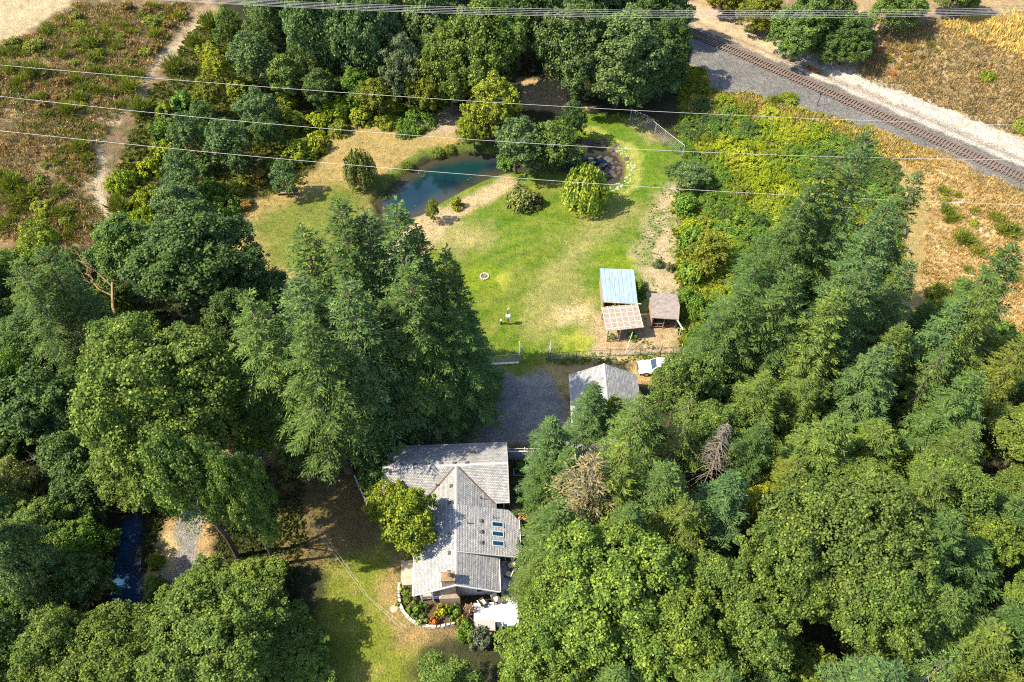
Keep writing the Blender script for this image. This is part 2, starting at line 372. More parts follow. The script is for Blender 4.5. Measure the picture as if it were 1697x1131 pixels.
paint(pm(poly((1085, 305), (1128, 300), (1128, 600), (1060, 592), (1075, 520), (1060, 430), (1075, 360)), 1.2) * sstep(.5, .6, NZ2) * .75, (.15, .19, .05))
paint(pm(poly((985, 520), (1125, 520), (1125, 600), (985, 600)), 1.2), (.42, .31, .19), 12)
paint(pm(poly((1030, 200), (1070, 205), (1100, 230), (1060, 232)), 1.5) * .8, (.38, .30, .15))
arc = [at(*p) for p in ((972, 214), (1010, 224), (1042, 238), (1058, 262), (1060, 285), (1050, 306), (1030, 325))]
paint(lm(arc, 3.4, 1.6) * .7, (.10, .19, .014)); paint(lm(arc, .7) * .6, (.42, .41, .11)); paint(lm([at(*p) for p in ((960, 222), (1000, 232), (1030, 246), (1046, 270), (1040, 300))], .7) * .7, (.23, .30, .02))
paint(lm([at(*p) for p in ((1040, 345), (990, 385), (945, 425), (915, 470), (905, 540))], 2.2, 2) * .55, (.34, .29, .12))
paint(lm([at(*p) for p in ((860, 330), (930, 350), (985, 350), (1030, 330))], 1.0, 1.2) * .3, (.20, .27, .02))
paint(pm(poly((925, 512), (975, 500), (985, 525), (960, 538), (930, 535)), .9), (.50, .42, .22)); paint(pm(poly((955, 470), (985, 495), (985, 560), (915, 520)), 1.5) * .6, (.38, .30, .14))
for q in (((990, 445), (1000, 425), (1040, 415), (1060, 430), (1050, 445)), ((772, 445), (800, 440), (832, 450), (830, 478), (795, 482), (768, 470)), ((925, 555), (965, 545), (995, 560), (985, 590), (940, 590)), ((985, 408), (1000, 402), (1006, 412), (994, 416))):
    paint(pm(poly(*q), 1.2) * .6, (.20, .27, .014)); paint(pm(poly(*q), 1.0) * sstep(.56, .66, NZ2) * .5, (.40, .38, .07))
# gravel driveway, sandy apron, garage surround
paint(pm(poly((800, 618), (900, 606), (1130, 590), (1140, 640), (945, 650), (945, 760), (840, 740), (760, 720), (780, 640)), 1.0), (.40, .28, .12), 3)
paint(pm(poly((770, 628), (810, 606), (905, 598), (940, 600), (900, 625), (860, 632), (800, 640)), 1.2) * .8, (.17, .21, .03), 4)
paint(pm(poly((640, 600), (800, 606), (870, 618), (930, 640), (946, 700), (947, 752), (838, 748), (640, 752)), .6), (.20, .195, .19), 5, .1)
paint(pm(poly((640, 600), (800, 606), (870, 618), (930, 640), (930, 650), (860, 632), (800, 622), (640, 640)), .6) * .7, (.34, .30, .24), 5, .5)
dv = pm(poly((700, 615), (900, 620), (946, 700), (947, 752), (760, 752)), 1.0, False)
for P, r in (([(890, 600), (880, 640), (885, 700), (860, 745)], .5), ([(905, 600), (900, 640), (908, 700), (885, 745)], .5), ([(930, 670), (880, 690), (800, 700)], .6)): paint(dv * lm([at(*q) for q in P], r, .4) * .55, (.30, .285, .26))
paint(dv * sstep(.55, .68, NZ2) * .5, (.14, .135, .125))
# yards round the house
paint(pm(poly((440, 730), (690, 720), (690, 1131), (800, 1131), (800, 1180), (520, 1180), (545, 950), (450, 930)), 1.0), (.155, .118, .05), 6)
paint(pm(poly((535, 930), (620, 905), (660, 930), (662, 1060), (700, 1060), (700, 1160), (540, 1160)), 1.5), (.165, .195, .026), 6)
yM = pm(poly((535, 930), (620, 905), (700, 1060), (700, 1160), (540, 1160)), 1.0)
paint(yM * sstep(.5, .64, NZ2) * .45, (.27, .22, .07)); paint(lm([at(*p) for p in ((655, 930), (650, 970), (652, 1005), (672, 1035), (700, 1052), (750, 1050))], 1.0, .8) * .75, (.31, .22, .10))
paint(pm(poly((840, 735), (910, 735), (910, 860), (842, 850)), .5, False), (.10, .085, .045), 12); paint(pm(poly((850, 850), (900, 845), (900, 870), (862, 870)), .5), (.48, .31, .14))
gardP = poly((660, 972), (690, 965), (770, 985), (785, 1040), (753, 1034), (725, 1041), (703, 1038), (685, 1033), (672, 1020), (662, 1000))
paint(pm(gardP, .25, False), (.13, .085, .055), 12)
# gravel road lower left
roadP = [at(*p) for p in ((520, 640), (470, 690), (420, 745), (360, 800), (312, 880), (298, 930), (270, 1000), (250, 1100), (240, 1180))]
paint(lm(roadP, 2.6, .8), (.40, .27, .13), 6); paint(lm(roadP, 1.35, .35), (.26, .25, .235), 7, .5)
paint(pm(poly((430, 745), (470, 720), (545, 720), (530, 745)), .8), (.46, .31, .14)); paint(pm(poly((258, 895), (285, 880), (285, 935), (262, 940)), .6), (.46, .37, .18))
# tracks on the hill
for P, r in ((((332, 35), (300, 70), (268, 100), (240, 130), (215, 160), (190, 190), (170, 215), (158, 240), (155, 270), (162, 310), (180, 345), (195, 372)), .75),
             (((300, 70), (262, 98), (225, 130), (205, 170), (175, 195)), .5)):
    L = [at(*p) for p in P]; paint(lm(L, r + .5, .5), (.36, .28, .17), 2); paint(lm(L, r, .35), (.52, .42, .28), 2)
paint(pm(poly((225, 375), (265, 365), (262, 395), (232, 400)), .5), (.48, .38, .28))
# railway, banks
d = rail_d(HX, HY) + (NZ2 - .5) * 1.2; s = rail_s(HX, HY); on = sstep(-26, -20, s)
paint(on * sstep(-19, -16, d) * (1 - sstep(-7, -5, d)) * sstep(0, 30, s), (.40, .28, .10), 10)
paint(sstep(8, 10, d) * on, (.33, .245, .14), 10); paint(sstep(8, 10, d) * on * sstep(.5, .62, NZ1) * .8, (.24, .17, .12)); paint(sstep(8, 10, d) * on * sstep(.56, .64, NZ2) * .5, (.10, .10, .04))
paint(pm(poly((1240, 70), (1420, 60), (1430, 120), (1380, 170), (1330, 140), (1250, 100)), 1.4), (.42, .30, .17), 10)
low = np.interp(s, [-25, -6, 6, 16, 30, 60], [-12.5, -12.5, -11.0, -7.5, -4.2, -3.4])
paint(on * sstep(-.6, .6, d - low) * (1 - sstep(2.4, 3.2, d)), (.165, .16, .156), 8, 1)
paint(on * sstep(2.2, 3.0, d) * (1 - sstep(8.5, 10.5, d + (NZ1 - .5) * 4)) * sstep(-8, 10, s), (.48, .43, .37), 9, 1)
paint(on * sstep(4.6, 5.0, d) * (1 - sstep(5.8, 6.4, d)) * sstep(-6, 6, s), (.30, .265, .23), 9, 1)
paint(on * sstep(2.2, 3, d) * (1 - sstep(9, 10.5, d)) * (1 - sstep(-6, 6, s)), (.42, .33, .22), 10)
paint(pm(poly((1440, 215), (1500, 235), (1600, 300), (1620, 560), (1400, 560))), (.30, .23, .09), 10)
drP = poly((1480, 230), (1560, 255), (1697, 325), (1760, 360), (1780, 560), (1620, 545), (1530, 500), (1545, 330))
paint(pm(drP, 1.5), (.42, .295, .135), 10); paint(pm(drP) * sstep(.5, .64, NZ1) * .7, (.30, .20, .09)); paint(pm(drP) * sstep(.58, .66, NZ2), (.52, .40, .22))
tr = poly((1560, 45), (1600, 35), (1760, 10), (1760, 120), (1697, 95)); paint(pm(tr, 1.2), (.45, .33, .13), 10)
paint(lm([at(*p) for p in ((1563, 44), (1600, 62), (1640, 80), (1720, 110))], .9, .4), (.60, .47, .26), 2)
paint(lm([at(*p) for p in ((1600, 350), (1640, 400), (1680, 440))], .5, .4), (.58, .46, .28))
# pond and stream beds
pd = poly_sd(POND, HX, HY); paint(sstep(-.4, .6, pd), (.075, .058, .03), 0); paint(sstep(-.3, .5, poly_sd(STREAM, HX, HY)), (.05, .045, .03), 0)
poolM = sstep(-.4, .4, pd) * sstep(12, 14, HX); paint(poolM, (.11, .075, .055))
paint(lm([at(*p) for p in ((560, 335), (640, 300), (668, 280), (715, 252), (775, 243), (820, 240))], .9, .6) * .8, (.11, .16, .025))
COLR[:, :3] *= (.65 + .18 * NZ2)[:, None]
idx = np.arange(NX * NY).reshape(NY, NX)
Q = np.stack([idx[:-1, :-1], idx[:-1, 1:], idx[1:, 1:], idx[1:, :-1]], -1).reshape(-1, 4)
TV = np.stack([HX, HY, HZ], 1)
qz = ZONE[Q[:, 0]]
for k, nm in enumerate(ZN):
    F = Q[qz == k]
    if not len(F): continue
    u, inv = np.unique(F.ravel(), return_inverse=True)
    o = bpy.data.objects.new(nm, np_mesh(nm, TV[u], inv.reshape(-1, 4), M['ground'], COLR[u], True)); link(o); tag(o, kind='structure')
# the land going on outside the detailed sheet
ox = np.arange(-1200, 1201, 40.0); oxx, oyy = np.meshgrid(np.unique(np.concatenate([ox, [X0, X1]])), np.unique(np.concatenate([ox, [Y0, Y1]])))
ni, nj = oxx.shape; oz = np.array(height(oxx.ravel(), oyy.ravel())); ii = np.arange(ni * nj).reshape(ni, nj)
OQ = np.stack([ii[:-1, :-1], ii[:-1, 1:], ii[1:, 1:], ii[1:, :-1]], -1).reshape(-1, 4)
cx = oxx.ravel()[OQ].mean(1); cy = oyy.ravel()[OQ].mean(1); keep = ~((cx > X0) & (cx < X1) & (cy > Y0) & (cy < Y1)); OQ = OQ[keep]
oc = np.tile(np.array([.05, .055, .025, .1]), (ni * nj, 1))
o = bpy.data.objects.new('terrain', np_mesh('terrain', np.stack([oxx.ravel(), oyy.ravel(), oz], 1), OQ, M['ground'], oc, True)); link(o); tag(o, kind='structure')

def water(name, P, z, mat, inset):
    P = np.asarray(P); x0, y0 = P.min(0) - 1; x1, y1 = P.max(0) + 1
    ax = np.arange(x0, x1, .5); ay = np.arange(y0, y1, .5); AX, AY = np.meshgrid(ax, ay); n = len(ax)
    sdv = poly_sd(P, AX.ravel(), AY.ravel()); I = np.arange(AX.size).reshape(AX.shape)
    F = np.stack([I[:-1, :-1], I[:-1, 1:], I[1:, 1:], I[1:, :-1]], -1).reshape(-1, 4); F = F[(sdv[F] > -.6).any(1)]
    dp = sstep(.4, inset, sdv + (fbm(AX.ravel(), AY.ravel(), 3) - .5) * 2); c = np.stack([dp, dp, dp, np.ones_like(dp)], 1)
    u, inv = np.unique(F.ravel(), return_inverse=True)
    V = np.stack([AX.ravel(), AY.ravel(), np.full(AX.size, z)], 1)
    o = bpy.data.objects.new(name, np_mesh(name, V[u], inv.reshape(-1, 4), mat, c[u])); link(o); tag(o, kind='structure')
water('pond_water', POND, -.75, M['pond'], 3.4); water('stream_water', STREAM, -.8, M['stream'], 1.0)
# ------------------------------------------------------------------ the railway
p0 = RA - RD * 26; RL = 92.0
rz = 1.12
track = empty('railway_track', (p0[0], p0[1], rz), math.atan2(RD[1], RD[0]), 'single railway track with rusty rails on dark timber ties', 'railway')
prof = [(-.07, 0), (.07, 0), (.07, .02), (.02, .035), (.02, .12), (.036, .125), (.036, .165), (-.036, .165), (-.036, .125), (-.02, .12), (-.02, .035), (-.07, .02)]
def rail_mesh():
    b = MB(); n = len(prof)
    for i in range(n):
        a, c = prof[i], prof[(i + 1) % n]
        b.face([(0, a[0], a[1]), (RL, a[0], a[1]), (RL, c[0], c[1]), (0, c[0], c[1])])
    return b.mesh('rail', M['rust'])
rm = rail_mesh()
for yy in (-.755, .755):
    o = bpy.data.objects.new('rail', rm); o.location = (0, yy, .085); o.scale = (1, 1.25, 1); link(o, track)
ties = []
for k in range(4):
    b = MB(); b.box(-.13, .13, -1.3 + rnd.uniform(-.06, .06), 1.3 + rnd.uniform(-.06, .06), -.12, .08); b.box(-.09, .09, -.9, -.61, .08, .095); b.box(-.09, .09, .61, .9, .08, .095)
    ties.append(b.mesh('railway_tie', M['tie']))
x = .3
while x < RL - .3:
    o = bpy.data.objects.new('railway_tie', ties[rnd.randrange(4)]); o.location = (x, rnd.uniform(-.06, .06), rnd.uniform(-.02, .01)); o.rotation_euler = (0, 0, rnd.uniform(-.03, .03)); link(o, track)
    x += .56
x, y = at(1354, 175); t = empty('marker_post', (x, y, hz(x, y)), 0, 'short dark marker post with a small plate beside the track ballast', 'post')
b = MB(); b.tube([(0, 0, -.2), (0, 0, 2.3)], .07, 6); b.build('post', M['darkmetal'], t); b = MB(); b.box(-.22, .22, -.03, .03, 2.1, 2.5); b.build('plate', M['darkmetal'], t)

# ------------------------------------------------------------------ the house (local: origin under the near gable's peak, y along the ridge)
HA = math.radians(2.5); HO = (-5.44, 31.05)
house = empty('house', (HO[0], HO[1], 0), HA, 'grey shingled house with crossing gables, three skylights and brick chimney', 'house')
def H2W(x, y): return HO[0] + x * math.cos(HA) - y * math.sin(HA), HO[1] + x * math.sin(HA) + y * math.cos(HA)
def W2H(x, y): dx, dy = x - HO[0], y - HO[1]; return dx * math.cos(HA) + dy * math.sin(HA), -dx * math.sin(HA) + dy * math.cos(HA)
def courses(b, e0, e1, r0, r1, step=.2, lift=.022, th=.12):
    """a roof plane laid in overlapping courses from the eave (e0-e1) to the ridge (r0-r1)"""
    e0, e1, r0, r1 = map(Vector, (e0, e1, r0, r1)); nrm = (e1 - e0).cross(r0 - e0).normalized()
    if nrm.z < 0: nrm = -nrm
    L = ((r0 + r1) / 2 - (e0 + e1) / 2).length; n = max(1, int(L / step)); W = (e1 - e0).length; ud = (e1 - e0).normalized()
    for i in range(n):
        t0, t1 = i / n, (i + 1) / n
        a = e0.lerp(r0, t0) + nrm * lift; c = e1.lerp(r1, t0) + nrm * lift; d_ = e1.lerp(r1, t1) + nrm * .002; f = e0.lerp(r0, t1) + nrm * .002
        uv = [((p - e0).dot(ud), t * L) for p, t in ((a, t0), (c, t0), (d_, t1), (f, t1))]
        b.face([a, c, d_, f], uv); b.face([a - nrm * lift, c - nrm * lift, c, a], [(0, 0), (0, 0), (0, 0), (0, 0)])
    lo = [p - nrm * th for p in (e0, e1, r1, r0)]; tp = [p for p in (e0, e1, r1, r0)]
    b.face(lo[::-1], m=1)
    for i in range(4): b.face([lo[i], lo[(i + 1) % 4], tp[(i + 1) % 4], tp[i]], m=1)
RZ, EZ = 4.9, 2.8
roof = MB()
courses(roof, (-4.4, 0, EZ - .1), (-4.4, 13.6, EZ - .1), (0, 0, RZ), (0, 13.6, RZ)); courses(roof, (4.2, 0, EZ), (4.2, 13.6, EZ), (0, 0, RZ), (0, 13.6, RZ))
roof.build('main_roof', [M['shingle'], M['trim']], house)
b = MB(); b.hexa(((-.16, -.01, RZ - .05), (.16, -.01, RZ - .05), (.16, 13.4, RZ - .05), (-.16, 13.4, RZ - .05)), ((-.01, -.01, RZ + .05), (.01, -.01, RZ + .05), (.01, 13.4, RZ + .05), (-.01, 13.4, RZ + .05)))
b.build('ridge_cap', M['ridge'], house)
WY, WH = 13.53, 3.85; WX0, WX1, WEZ = -8.0, 5.55, 2.95
b = MB(); courses(b, (WX0, WY - WH, WEZ), (WX1, WY - WH, WEZ), (WX0, WY, RZ), (WX1, WY, RZ)); courses(b, (WX0, WY + WH, WEZ), (WX1, WY + WH, WEZ), (WX0, WY, RZ), (WX1, WY, RZ))
b.build('wing_roof', [M['shingle'], M['trim']], house)
b = MB(); b.hexa(((WX0, WY - .16, RZ - .05), (WX1, WY - .16, RZ - .05), (WX1, WY + .16, RZ - .05), (WX0, WY + .16, RZ - .05)), ((WX0, WY - .01, RZ + .05), (WX1, WY - .01, RZ + .05), (WX1, WY + .01, RZ + .05), (WX0, WY + .01, RZ + .05)))
b.build('ridge_cap', M['ridge'], house)
# the low-pitched extension with the skylights: a raised plane with one corner cut off
EXZ = lambda x: 4.93 - x * .325
E0, E1 = 3.45, 8.75
b = MB(); n = 24; ud = 0
for i in range(n):
    x0, x1 = .08 + (6.5 - .08) * i / n, .08 + (6.5 - .08) * (i + 1) / n
    y0, y1 = E0, min(E1, E1 - max(0, x0 - 5.5) * 1.05); y2 = min(E1, E1 - max(0, x1 - 5.5) * 1.05)
    za, zb = EXZ(x0) + .004, EXZ(x1) + .026
    b.face([(x0, y0, za), (x1, y0, zb), (x1, y2, zb), (x0, y1, za)], [(y0, x0), (y0, x1), (y2, x1), (y1, x0)]); b.face([(x1, y0, zb - .024), (x1, y2, zb - .024), (x1, y2, zb), (x1, y0, zb)])
pts = [(.08, E0), (6.5, E0), (6.5, 7.7), (5.5, E1), (.08, E1)]
lo = [(x_, y_, EXZ(x_) - .16) for x_, y_ in pts]; hi = [(x_, y_, EXZ(x_) + .002) for x_, y_ in pts]
b.face(lo[::-1], m=1)
for i in range(5): b.face([lo[i], lo[(i + 1) % 5], hi[(i + 1) % 5], hi[i]], m=1)
b.build('extension_roof', [M['shingle'], M['trim']], house)
b = MB(); b.bar((.1, E0 + .02, EXZ(.1) + .02), (6.5, E0 + .02, EXZ(6.5) + .02), .09, .06); b.build('rake_trim', M['trim'], house)
b = MB(); b.box(6.47, 6.6, E0 - .02, 7.72, EXZ(6.5) - .18, EXZ(6.5) - .03); b.build('gutter', M['white'], house)
b = MB(); b.box(4.2, 4.33, .0, E0 - .05, EZ - .17, EZ - .03); b.build('gutter', M['white'], house)
b = MB(); b.box(-4.53, -4.4, .0, 9.4, EZ - .27, EZ - .12); b.build('gutter', M['white'], house)
b = MB(); b.box(5.55, 5.6, WY - WH, WY + WH, 2.7, 2.72); b.bar((5.58, WY - WH, WEZ + .02), (5.58, WY, RZ + .02), .06, .16); b.bar((5.58, WY + WH, WEZ + .02), (5.58, WY, RZ + .02), .06, .16); b.build('rake_trim', M['trim'], house)
b = MB(); b.bar((-4.4, -.03, EZ - .12), (0, -.03, RZ - .03), .05, .2); b.bar((4.2, -.03, EZ - .03), (0, -.03, RZ - .03), .05, .2); b.build('gable_trim', M['white'], house)
for sx, mx in ((-1, -4.05), (1, 3.98)):
    b = MB(); zz = WEZ + (RZ - WEZ) * .03
    b.bar((sx * .25, WY - .3, RZ - .06), (mx, WY - WH + .05, WEZ + .06), .14, .05); b.build('valley_flashing', M['flash'], house)
# walls
b = MB(); 
b.box(-1.4, 3.75, .9, 13.0, .0, 2.62); b.box(-3.9, -1.4, 3.2, 13.0, 0, 2.6); b.box(3.75, 5.9, 4.0, 8.3, 0, 2.62); b.box(-7.6, 5.1, WY - WH + .45, WY + WH - .45, 0, 2.75)
b.face([(-3.9, .9, 2.62), (3.75, .9, 2.62), (0, .9, 4.72)]); b.face([(5.1, WY - 3.4, 2.75), (5.1, WY + 3.4, 2.75), (5.1, WY, 4.75)]); b.face([(-7.6, WY + 3.4, 2.75), (-7.6, WY - 3.4, 2.75), (-7.6, WY, 4.75)])
b.face([(0.2, E0 + .6, 2.6), (5.9, E0 + .6, 2.6), (5.9, E0 + .6, EXZ(5.9) - .17), (.2, E0 + .6, EXZ(.2) - .17)]); b.face([(4.15, E1 - .05, EZ + .1), (0.1, E1 - .05, RZ - .06), (.1, E1 - .05, EXZ(.1)), (4.15, E1 - .05, EXZ(4.15) - .16)][::-1])
b.build('wall', M['siding'], house)
def window(x0, x1, z0, z1, y, along='x'):
    w = MB(); t = .07
    def bx(a0, a1, c0, c1, d0, d1): w.box(a0, a1, y - d1, y - d0, c0, c1) if along == 'x' else w.box(y + d0, y + d1, a0, a1, c0, c1)
    bx(x0 - t, x1 + t, z0 - t, z0, 0, .06); bx(x0 - t, x1 + t, z1, z1 + t, 0, .06); bx(x0 - t, x0, z0, z1, 0, .06); bx(x1, x1 + t, z0, z1, 0, .06); bx((x0 + x1) / 2 - .02, (x0 + x1) / 2 + .02, z0, z1, .02, .05)
    f = w.build('window', M['white'], house); w = MB(); bx(x0, x1, z0, z1, .005, .018); w.build('pane', M['glass'], f)
window(1.9, 3.0, .85, 2.1, .9); window(4.4, 5.5, 1.0, 2.2, 4.0); window(4.2, 4.9, 1.1, 2.2, WY - WH + .45); window(-3.6, -2.2, .9, 2.1, 3.2); window(4.6, 6.6, .9, 2.1, 5.9, 'y'); window(12.2, 14.6, 1.0, 2.2, 5.1, 'y')
b = MB(); b.box(-3.9, -1.4, .75, 3.2, .0, .35); b.build('porch_floor', M['concrete'], house)
for px_ in (-3.75, -2.6): b = MB(); b.box(px_ - .08, px_ + .08, .45, .61, 0, 2.55); b.build('porch_post', M['white'], house)
b = MB(); b.box(-3.67, -1.9, .5, .56, .95, 1.02); b.box(-3.67, -1.9, .51, .55, .45, .5)
for k in range(9): b.box(-3.6 + k * .2, -3.56 + k * .2, .51, .55, .5, .95)
b.build('porch_railing', M['white'], house)
# chimney: broad shoulder at the gable wall, narrower stack through the overhang
ch = MB(); ch.box(-1.85, .2, -.15, .9, 0, 2.0); ch.hexa(((-1.85, -.15, 2.0), (.2, -.15, 2.0), (.2, .9, 2.0), (-1.85, .9, 2.0)), ((-1.4, .1, 2.5), (-.1, .1, 2.5), (-.1, .9, 2.5), (-1.4, .9, 2.5))); ch.box(-1.4, -.1, .1, .95, 2.5, 5.75)
c = ch.build('chimney', M['brick'], house)
b = MB(); b.box(-1.45, -.05, .05, 1.0, 5.75, 5.85); b.box(-1.2, -.3, .25, .8, 5.85, 5.93); b.build('chimney_cap', M['dead_brown'], c)
b = MB(); b.tube([(-.55, .5, 5.9), (-.55, .5, 6.25)], .13, 8); b.tube([(-.55, .5, 6.25), (-.55, .5, 6.38)], [.24, .05], 8); b.build('flue', M['darkmetal'], c)
for yy in (6.9, 5.83, 4.77):
    f = MB(); x0, x1 = 3.62, 4.87
    for a0, a1, c0, c1 in ((x0, x1, yy - .32, yy - .22), (x0, x1, yy + .22, yy + .32), (x0, x0 + .1, yy - .22, yy + .22), (x1 - .1, x1, yy - .22, yy + .22)):
        f.hexa([(p, q, EXZ(p) - .02) for p, q in ((a0, c0), (a1, c0), (a1, c1), (a0, c1))], [(p, q, EXZ(p) + .12) for p, q in ((a0, c0), (a1, c0), (a1, c1), (a0, c1))])
    s_ = f.build('skylight', M['skyframe'], house)
    f = MB(); f.hexa([(p, q, EXZ(p) + .03) for p, q in ((x0 + .1, yy - .22), (x1 - .1, yy - .22), (x1 - .1, yy + .22), (x0 + .1, yy + .22))], [(p, q, EXZ(p) + .06) for p, q in ((x0 + .1, yy - .22), (x1 - .1, yy - .22), (x1 - .1, yy + .22), (x0 + .1, yy + .22))]); f.build('pane', M['skyglass'], s_)
def roof_z(x, y):
    z = max(RZ - abs(x) * .5 if y < 13.6 else 0, RZ - abs(y - WY) * .506 if y > WY - WH else 0)
    if E0 < y < E1 and x > 0: z = EXZ(x)
    return z
vm = MB(); vm.box(-.17, .17, -.17, .17, -.05, .07); vm.hexa(((-.2, -.2, .07), (.2, -.2, .07), (.2, .2, .07), (-.2, .2, .07)), ((-.13, -.13, .16), (.13, -.13, .16), (.13, .13, .16), (-.13, .13, .16))); vmesh = vm.mesh('roof_vent', M['vent'])
for q in ((747.8, 806), (746, 833), (745.5, 887), (745, 917), (744.5, 948.6), (797, 864), (797.4, 882), (797.7, 900), (665, 770.5), (687, 770.5), (709, 770), (731, 769), (753, 768.5), (774, 768), (785, 751)):
    z = 4.6
    for _ in range(4): hx, hy = W2H(*ray(q[0], q[1], z)); z = roof_z(hx, hy)
    o = bpy.data.objects.new('roof_vent', vmesh); o.location = (hx, hy, z); link(o, house)
for q in ((797, 827), (775, 868), (818, 859), (723, 806)):
    z = 4.2
    for _ in range(4): hx, hy = W2H(*ray(q[0], q[1], z)); z = roof_z(hx, hy)
    b = MB(); b.tube([(hx, hy, z - .1), (hx, hy, z + .55)], .06, 7); b.build('vent_pipe', M['flash'], house)

# deck, its furniture
deck = empty('deck', (0, 31, 0), HA, 'pale grey board deck at the right gable corner of the house', 'deck')
def planks(b, x0, x1, y0, y1, z, w=.145):
    x = x0
    while x < x1 - .02:
        b.box(x, min(x + w - .012, x1), y0, y1, z - .04 - rnd.random() * .004, z); x += w
b = MB(); planks(b, -3.9, .6, -2.3, .15, .5); planks(b, 4.4 - 5.44, 1.6, .16, 5.2, .62); o = b.build('boards', M['deck'], deck, kind='stuff')
b = MB(); b.box(-3.9, .6, -2.3, .15, .1, .455); b.box(-1.0, 1.6, .17, 5.2, .1, .575); b.build('skirt', M['trim'], deck)
def chair(px, py, z, rz, label):
    x, y = ray(px, py, z); t = empty('patio_chair', (x, y, z), rz, label, 'chair', 'patio chairs on the deck')
    b = MB(); b.box(-.33, .33, -.3, .32, .26, .34); b.build('seat', M['wicker'], t)
    b = MB(); b.box(-.27, .27, -.26, .26, .34, .45); b.build('cushion', M['cushion'], t)
    b = MB(); b.hexa(((-.33, .26, .3), (.33, .26, .3), (.33, .34, .3), (-.33, .34, .3)), ((-.33, .42, .95), (.33, .42, .95), (.33, .5, .95), (-.33, .5, .95))); b.build('backrest', M['cushion'], t)
    for s_ in (-1, 1):
        b = MB(); b.box(s_ * .36 - .04, s_ * .36 + .04, -.3, .36, .56, .61); b.build('armrest', M['wicker'], t)
        for yy in (-.27, .3): b = MB(); b.box(s_ * .36 - .025, s_ * .36 + .025, yy - .025, yy + .025, 0, .56); b.build('leg', M['wicker'], t)
chair(800, 1001, .51, 2.2, 'beige cushioned patio chair in full sun on the white deck'); chair(822, 996, .51, .6, 'patio chair beside the small round table in the sun')
chair(846, 940, .63, -.9, 'shaded patio chair nearest the house wall on the upper deck'); chair(842, 954, .63, -2.0, 'shaded patio chair at the step of the upper deck')
x, y = ray(829, 996, .9); t = empty('side_table', (x, y, .51), 0, 'small round dark table beside the sunny patio chair', 'table')
b = MB(); b.tube([(0, 0, .48), (0, 0, .52)], .3, 14); b.build('table_top', M['wicker'], t); b = MB(); b.tube([(0, 0, 0), (0, 0, .48)], [.16, .04], 8); b.build('pedestal', M['darkmetal'], t)
x, y = ray(803, 1037, 1.5); t = empty('garden_cabinet', (x, y, 0), HA, 'taupe flat topped storage cabinet at the near edge of the deck', 'cabinet')
b = MB(); b.box(-.95, .95, -.45, .45, .05, 1.4); b.build('body', M['trim'], t); b = MB(); b.hexa(((-1.05, -.55, 1.38), (1.05, -.55, 1.38), (1.05, .55, 1.5), (-1.05, .55, 1.5)), ((-1.05, -.55, 1.44), (1.05, -.55, 1.44), (1.05, .55, 1.56), (-1.05, .55, 1.56))); b.build('lid', M['cover'], t)
x, y = ray(822, 1037, 1.0); t = empty('barbecue_grill', (x, y, .1), .2, 'black barbecue grill standing beside the taupe cabinet', 'grill')
b = MB(); b.tube([(-.35, 0, .95), (.35, 0, .95)], .26, 10); b.build('hood', M['darkmetal'], t); b = MB(); b.box(-.35, .35, -.25, .25, .3, .9); b.build('body', M['darkmetal'], t); b = MB(); b.box(.35, .7, -.2, .2, .85, .9); b.build('shelf', M['grey_post'], t)
x, y = ray(855, 948, .7); t = empty('flower_pot', (x, y, .62), 0, 'dark round flower pot on the upper deck edge', 'pot'); b = MB(); b.tube([(0, 0, 0), (0, 0, .4)], [.18, .26], 10); b.build('pot', M['wicker'], t); b = MB(); b.tube([(0, 0, .4), (0, 0, .42)], .2, 10); b.build('soil', M['tie'], t)

# paved strip, manhole, garden retaining wall
P = [at(*q) for q in ((665, 929), (689, 929), (687, 969), (664, 971))]; b = MB(); b.hexa([(x, y, -.1) for x, y in P[::-1]], [(x, y, .06) for x, y in P[::-1]]); b.build('paved_strip', M['concrete'], kind='structure')
P = [at(*q) for q in ((660, 921), (689, 921), (689, 928), (660, 928))]
x, y = at(653, 1009.5); b = MB(); b.tube([(x, y, -.1), (x, y, .05)], [.42, .40], 20); b.tube([(x, y, .05), (x, y, .075)], [.33, .32], 20); b.build('septic_cover', M['concrete'], label='round grey concrete cover set in the dry lawn by the garden', cat='cover')
wl_ = [at(*q) for q in ((662, 968), (661, 985), (663, 1000), (667, 1011), (673, 1020), (683, 1030), (694, 1036), (705, 1039), (722, 1040), (738, 1038), (754, 1034))]
gw = empty('garden_wall', (wl_[5][0], wl_[5][1], 0), 0, 'low curved dry stone wall edging the front garden bed', 'wall')
stones = []
for k in range(5):
    b = MB(); j = lambda: rnd.uniform(-.03, .03)
    b.hexa([(-.2 + j(), -.14 + j(), 0), (.2 + j(), -.14 + j(), 0), (.2 + j(), .14 + j(), 0), (-.2 + j(), .14 + j(), 0)], [(-.17 + j(), -.11 + j(), .2 + j()), (.17 + j(), -.11 + j(), .2 + j()), (.17 + j(), .11 + j(), .2 + j()), (-.17 + j(), .11 + j(), .2 + j())]); stones.append(b.mesh('stone', M['stone']))
acc = 0
for i in range(len(wl_) - 1):
    a = Vector((*wl_[i], 0)); c = Vector((*wl_[i + 1], 0)); L = (c - a).length; n = max(1, round(L / .4)); an = math.atan2(c.y - a.y, c.x - a.x)
    for k in range(n):
        for lay in range(2):
            q = a.lerp(c, (k + .5 + .3 * (lay - .5)) / n); o = bpy.data.objects.new('stone', stones[rnd.randrange(5)])
            o.location = (q.x - wl_[5][0], q.y - wl_[5][1], .18 * lay + (rnd.random() - .5) * .03 - .02); o.rotation_euler = (0, 0, an + rnd.uniform(-.15, .15)); s_ = rnd.uniform(.85, 1.15); o.scale = (s_, s_ * (1 if lay else 1.15), s_); link(o, gw)

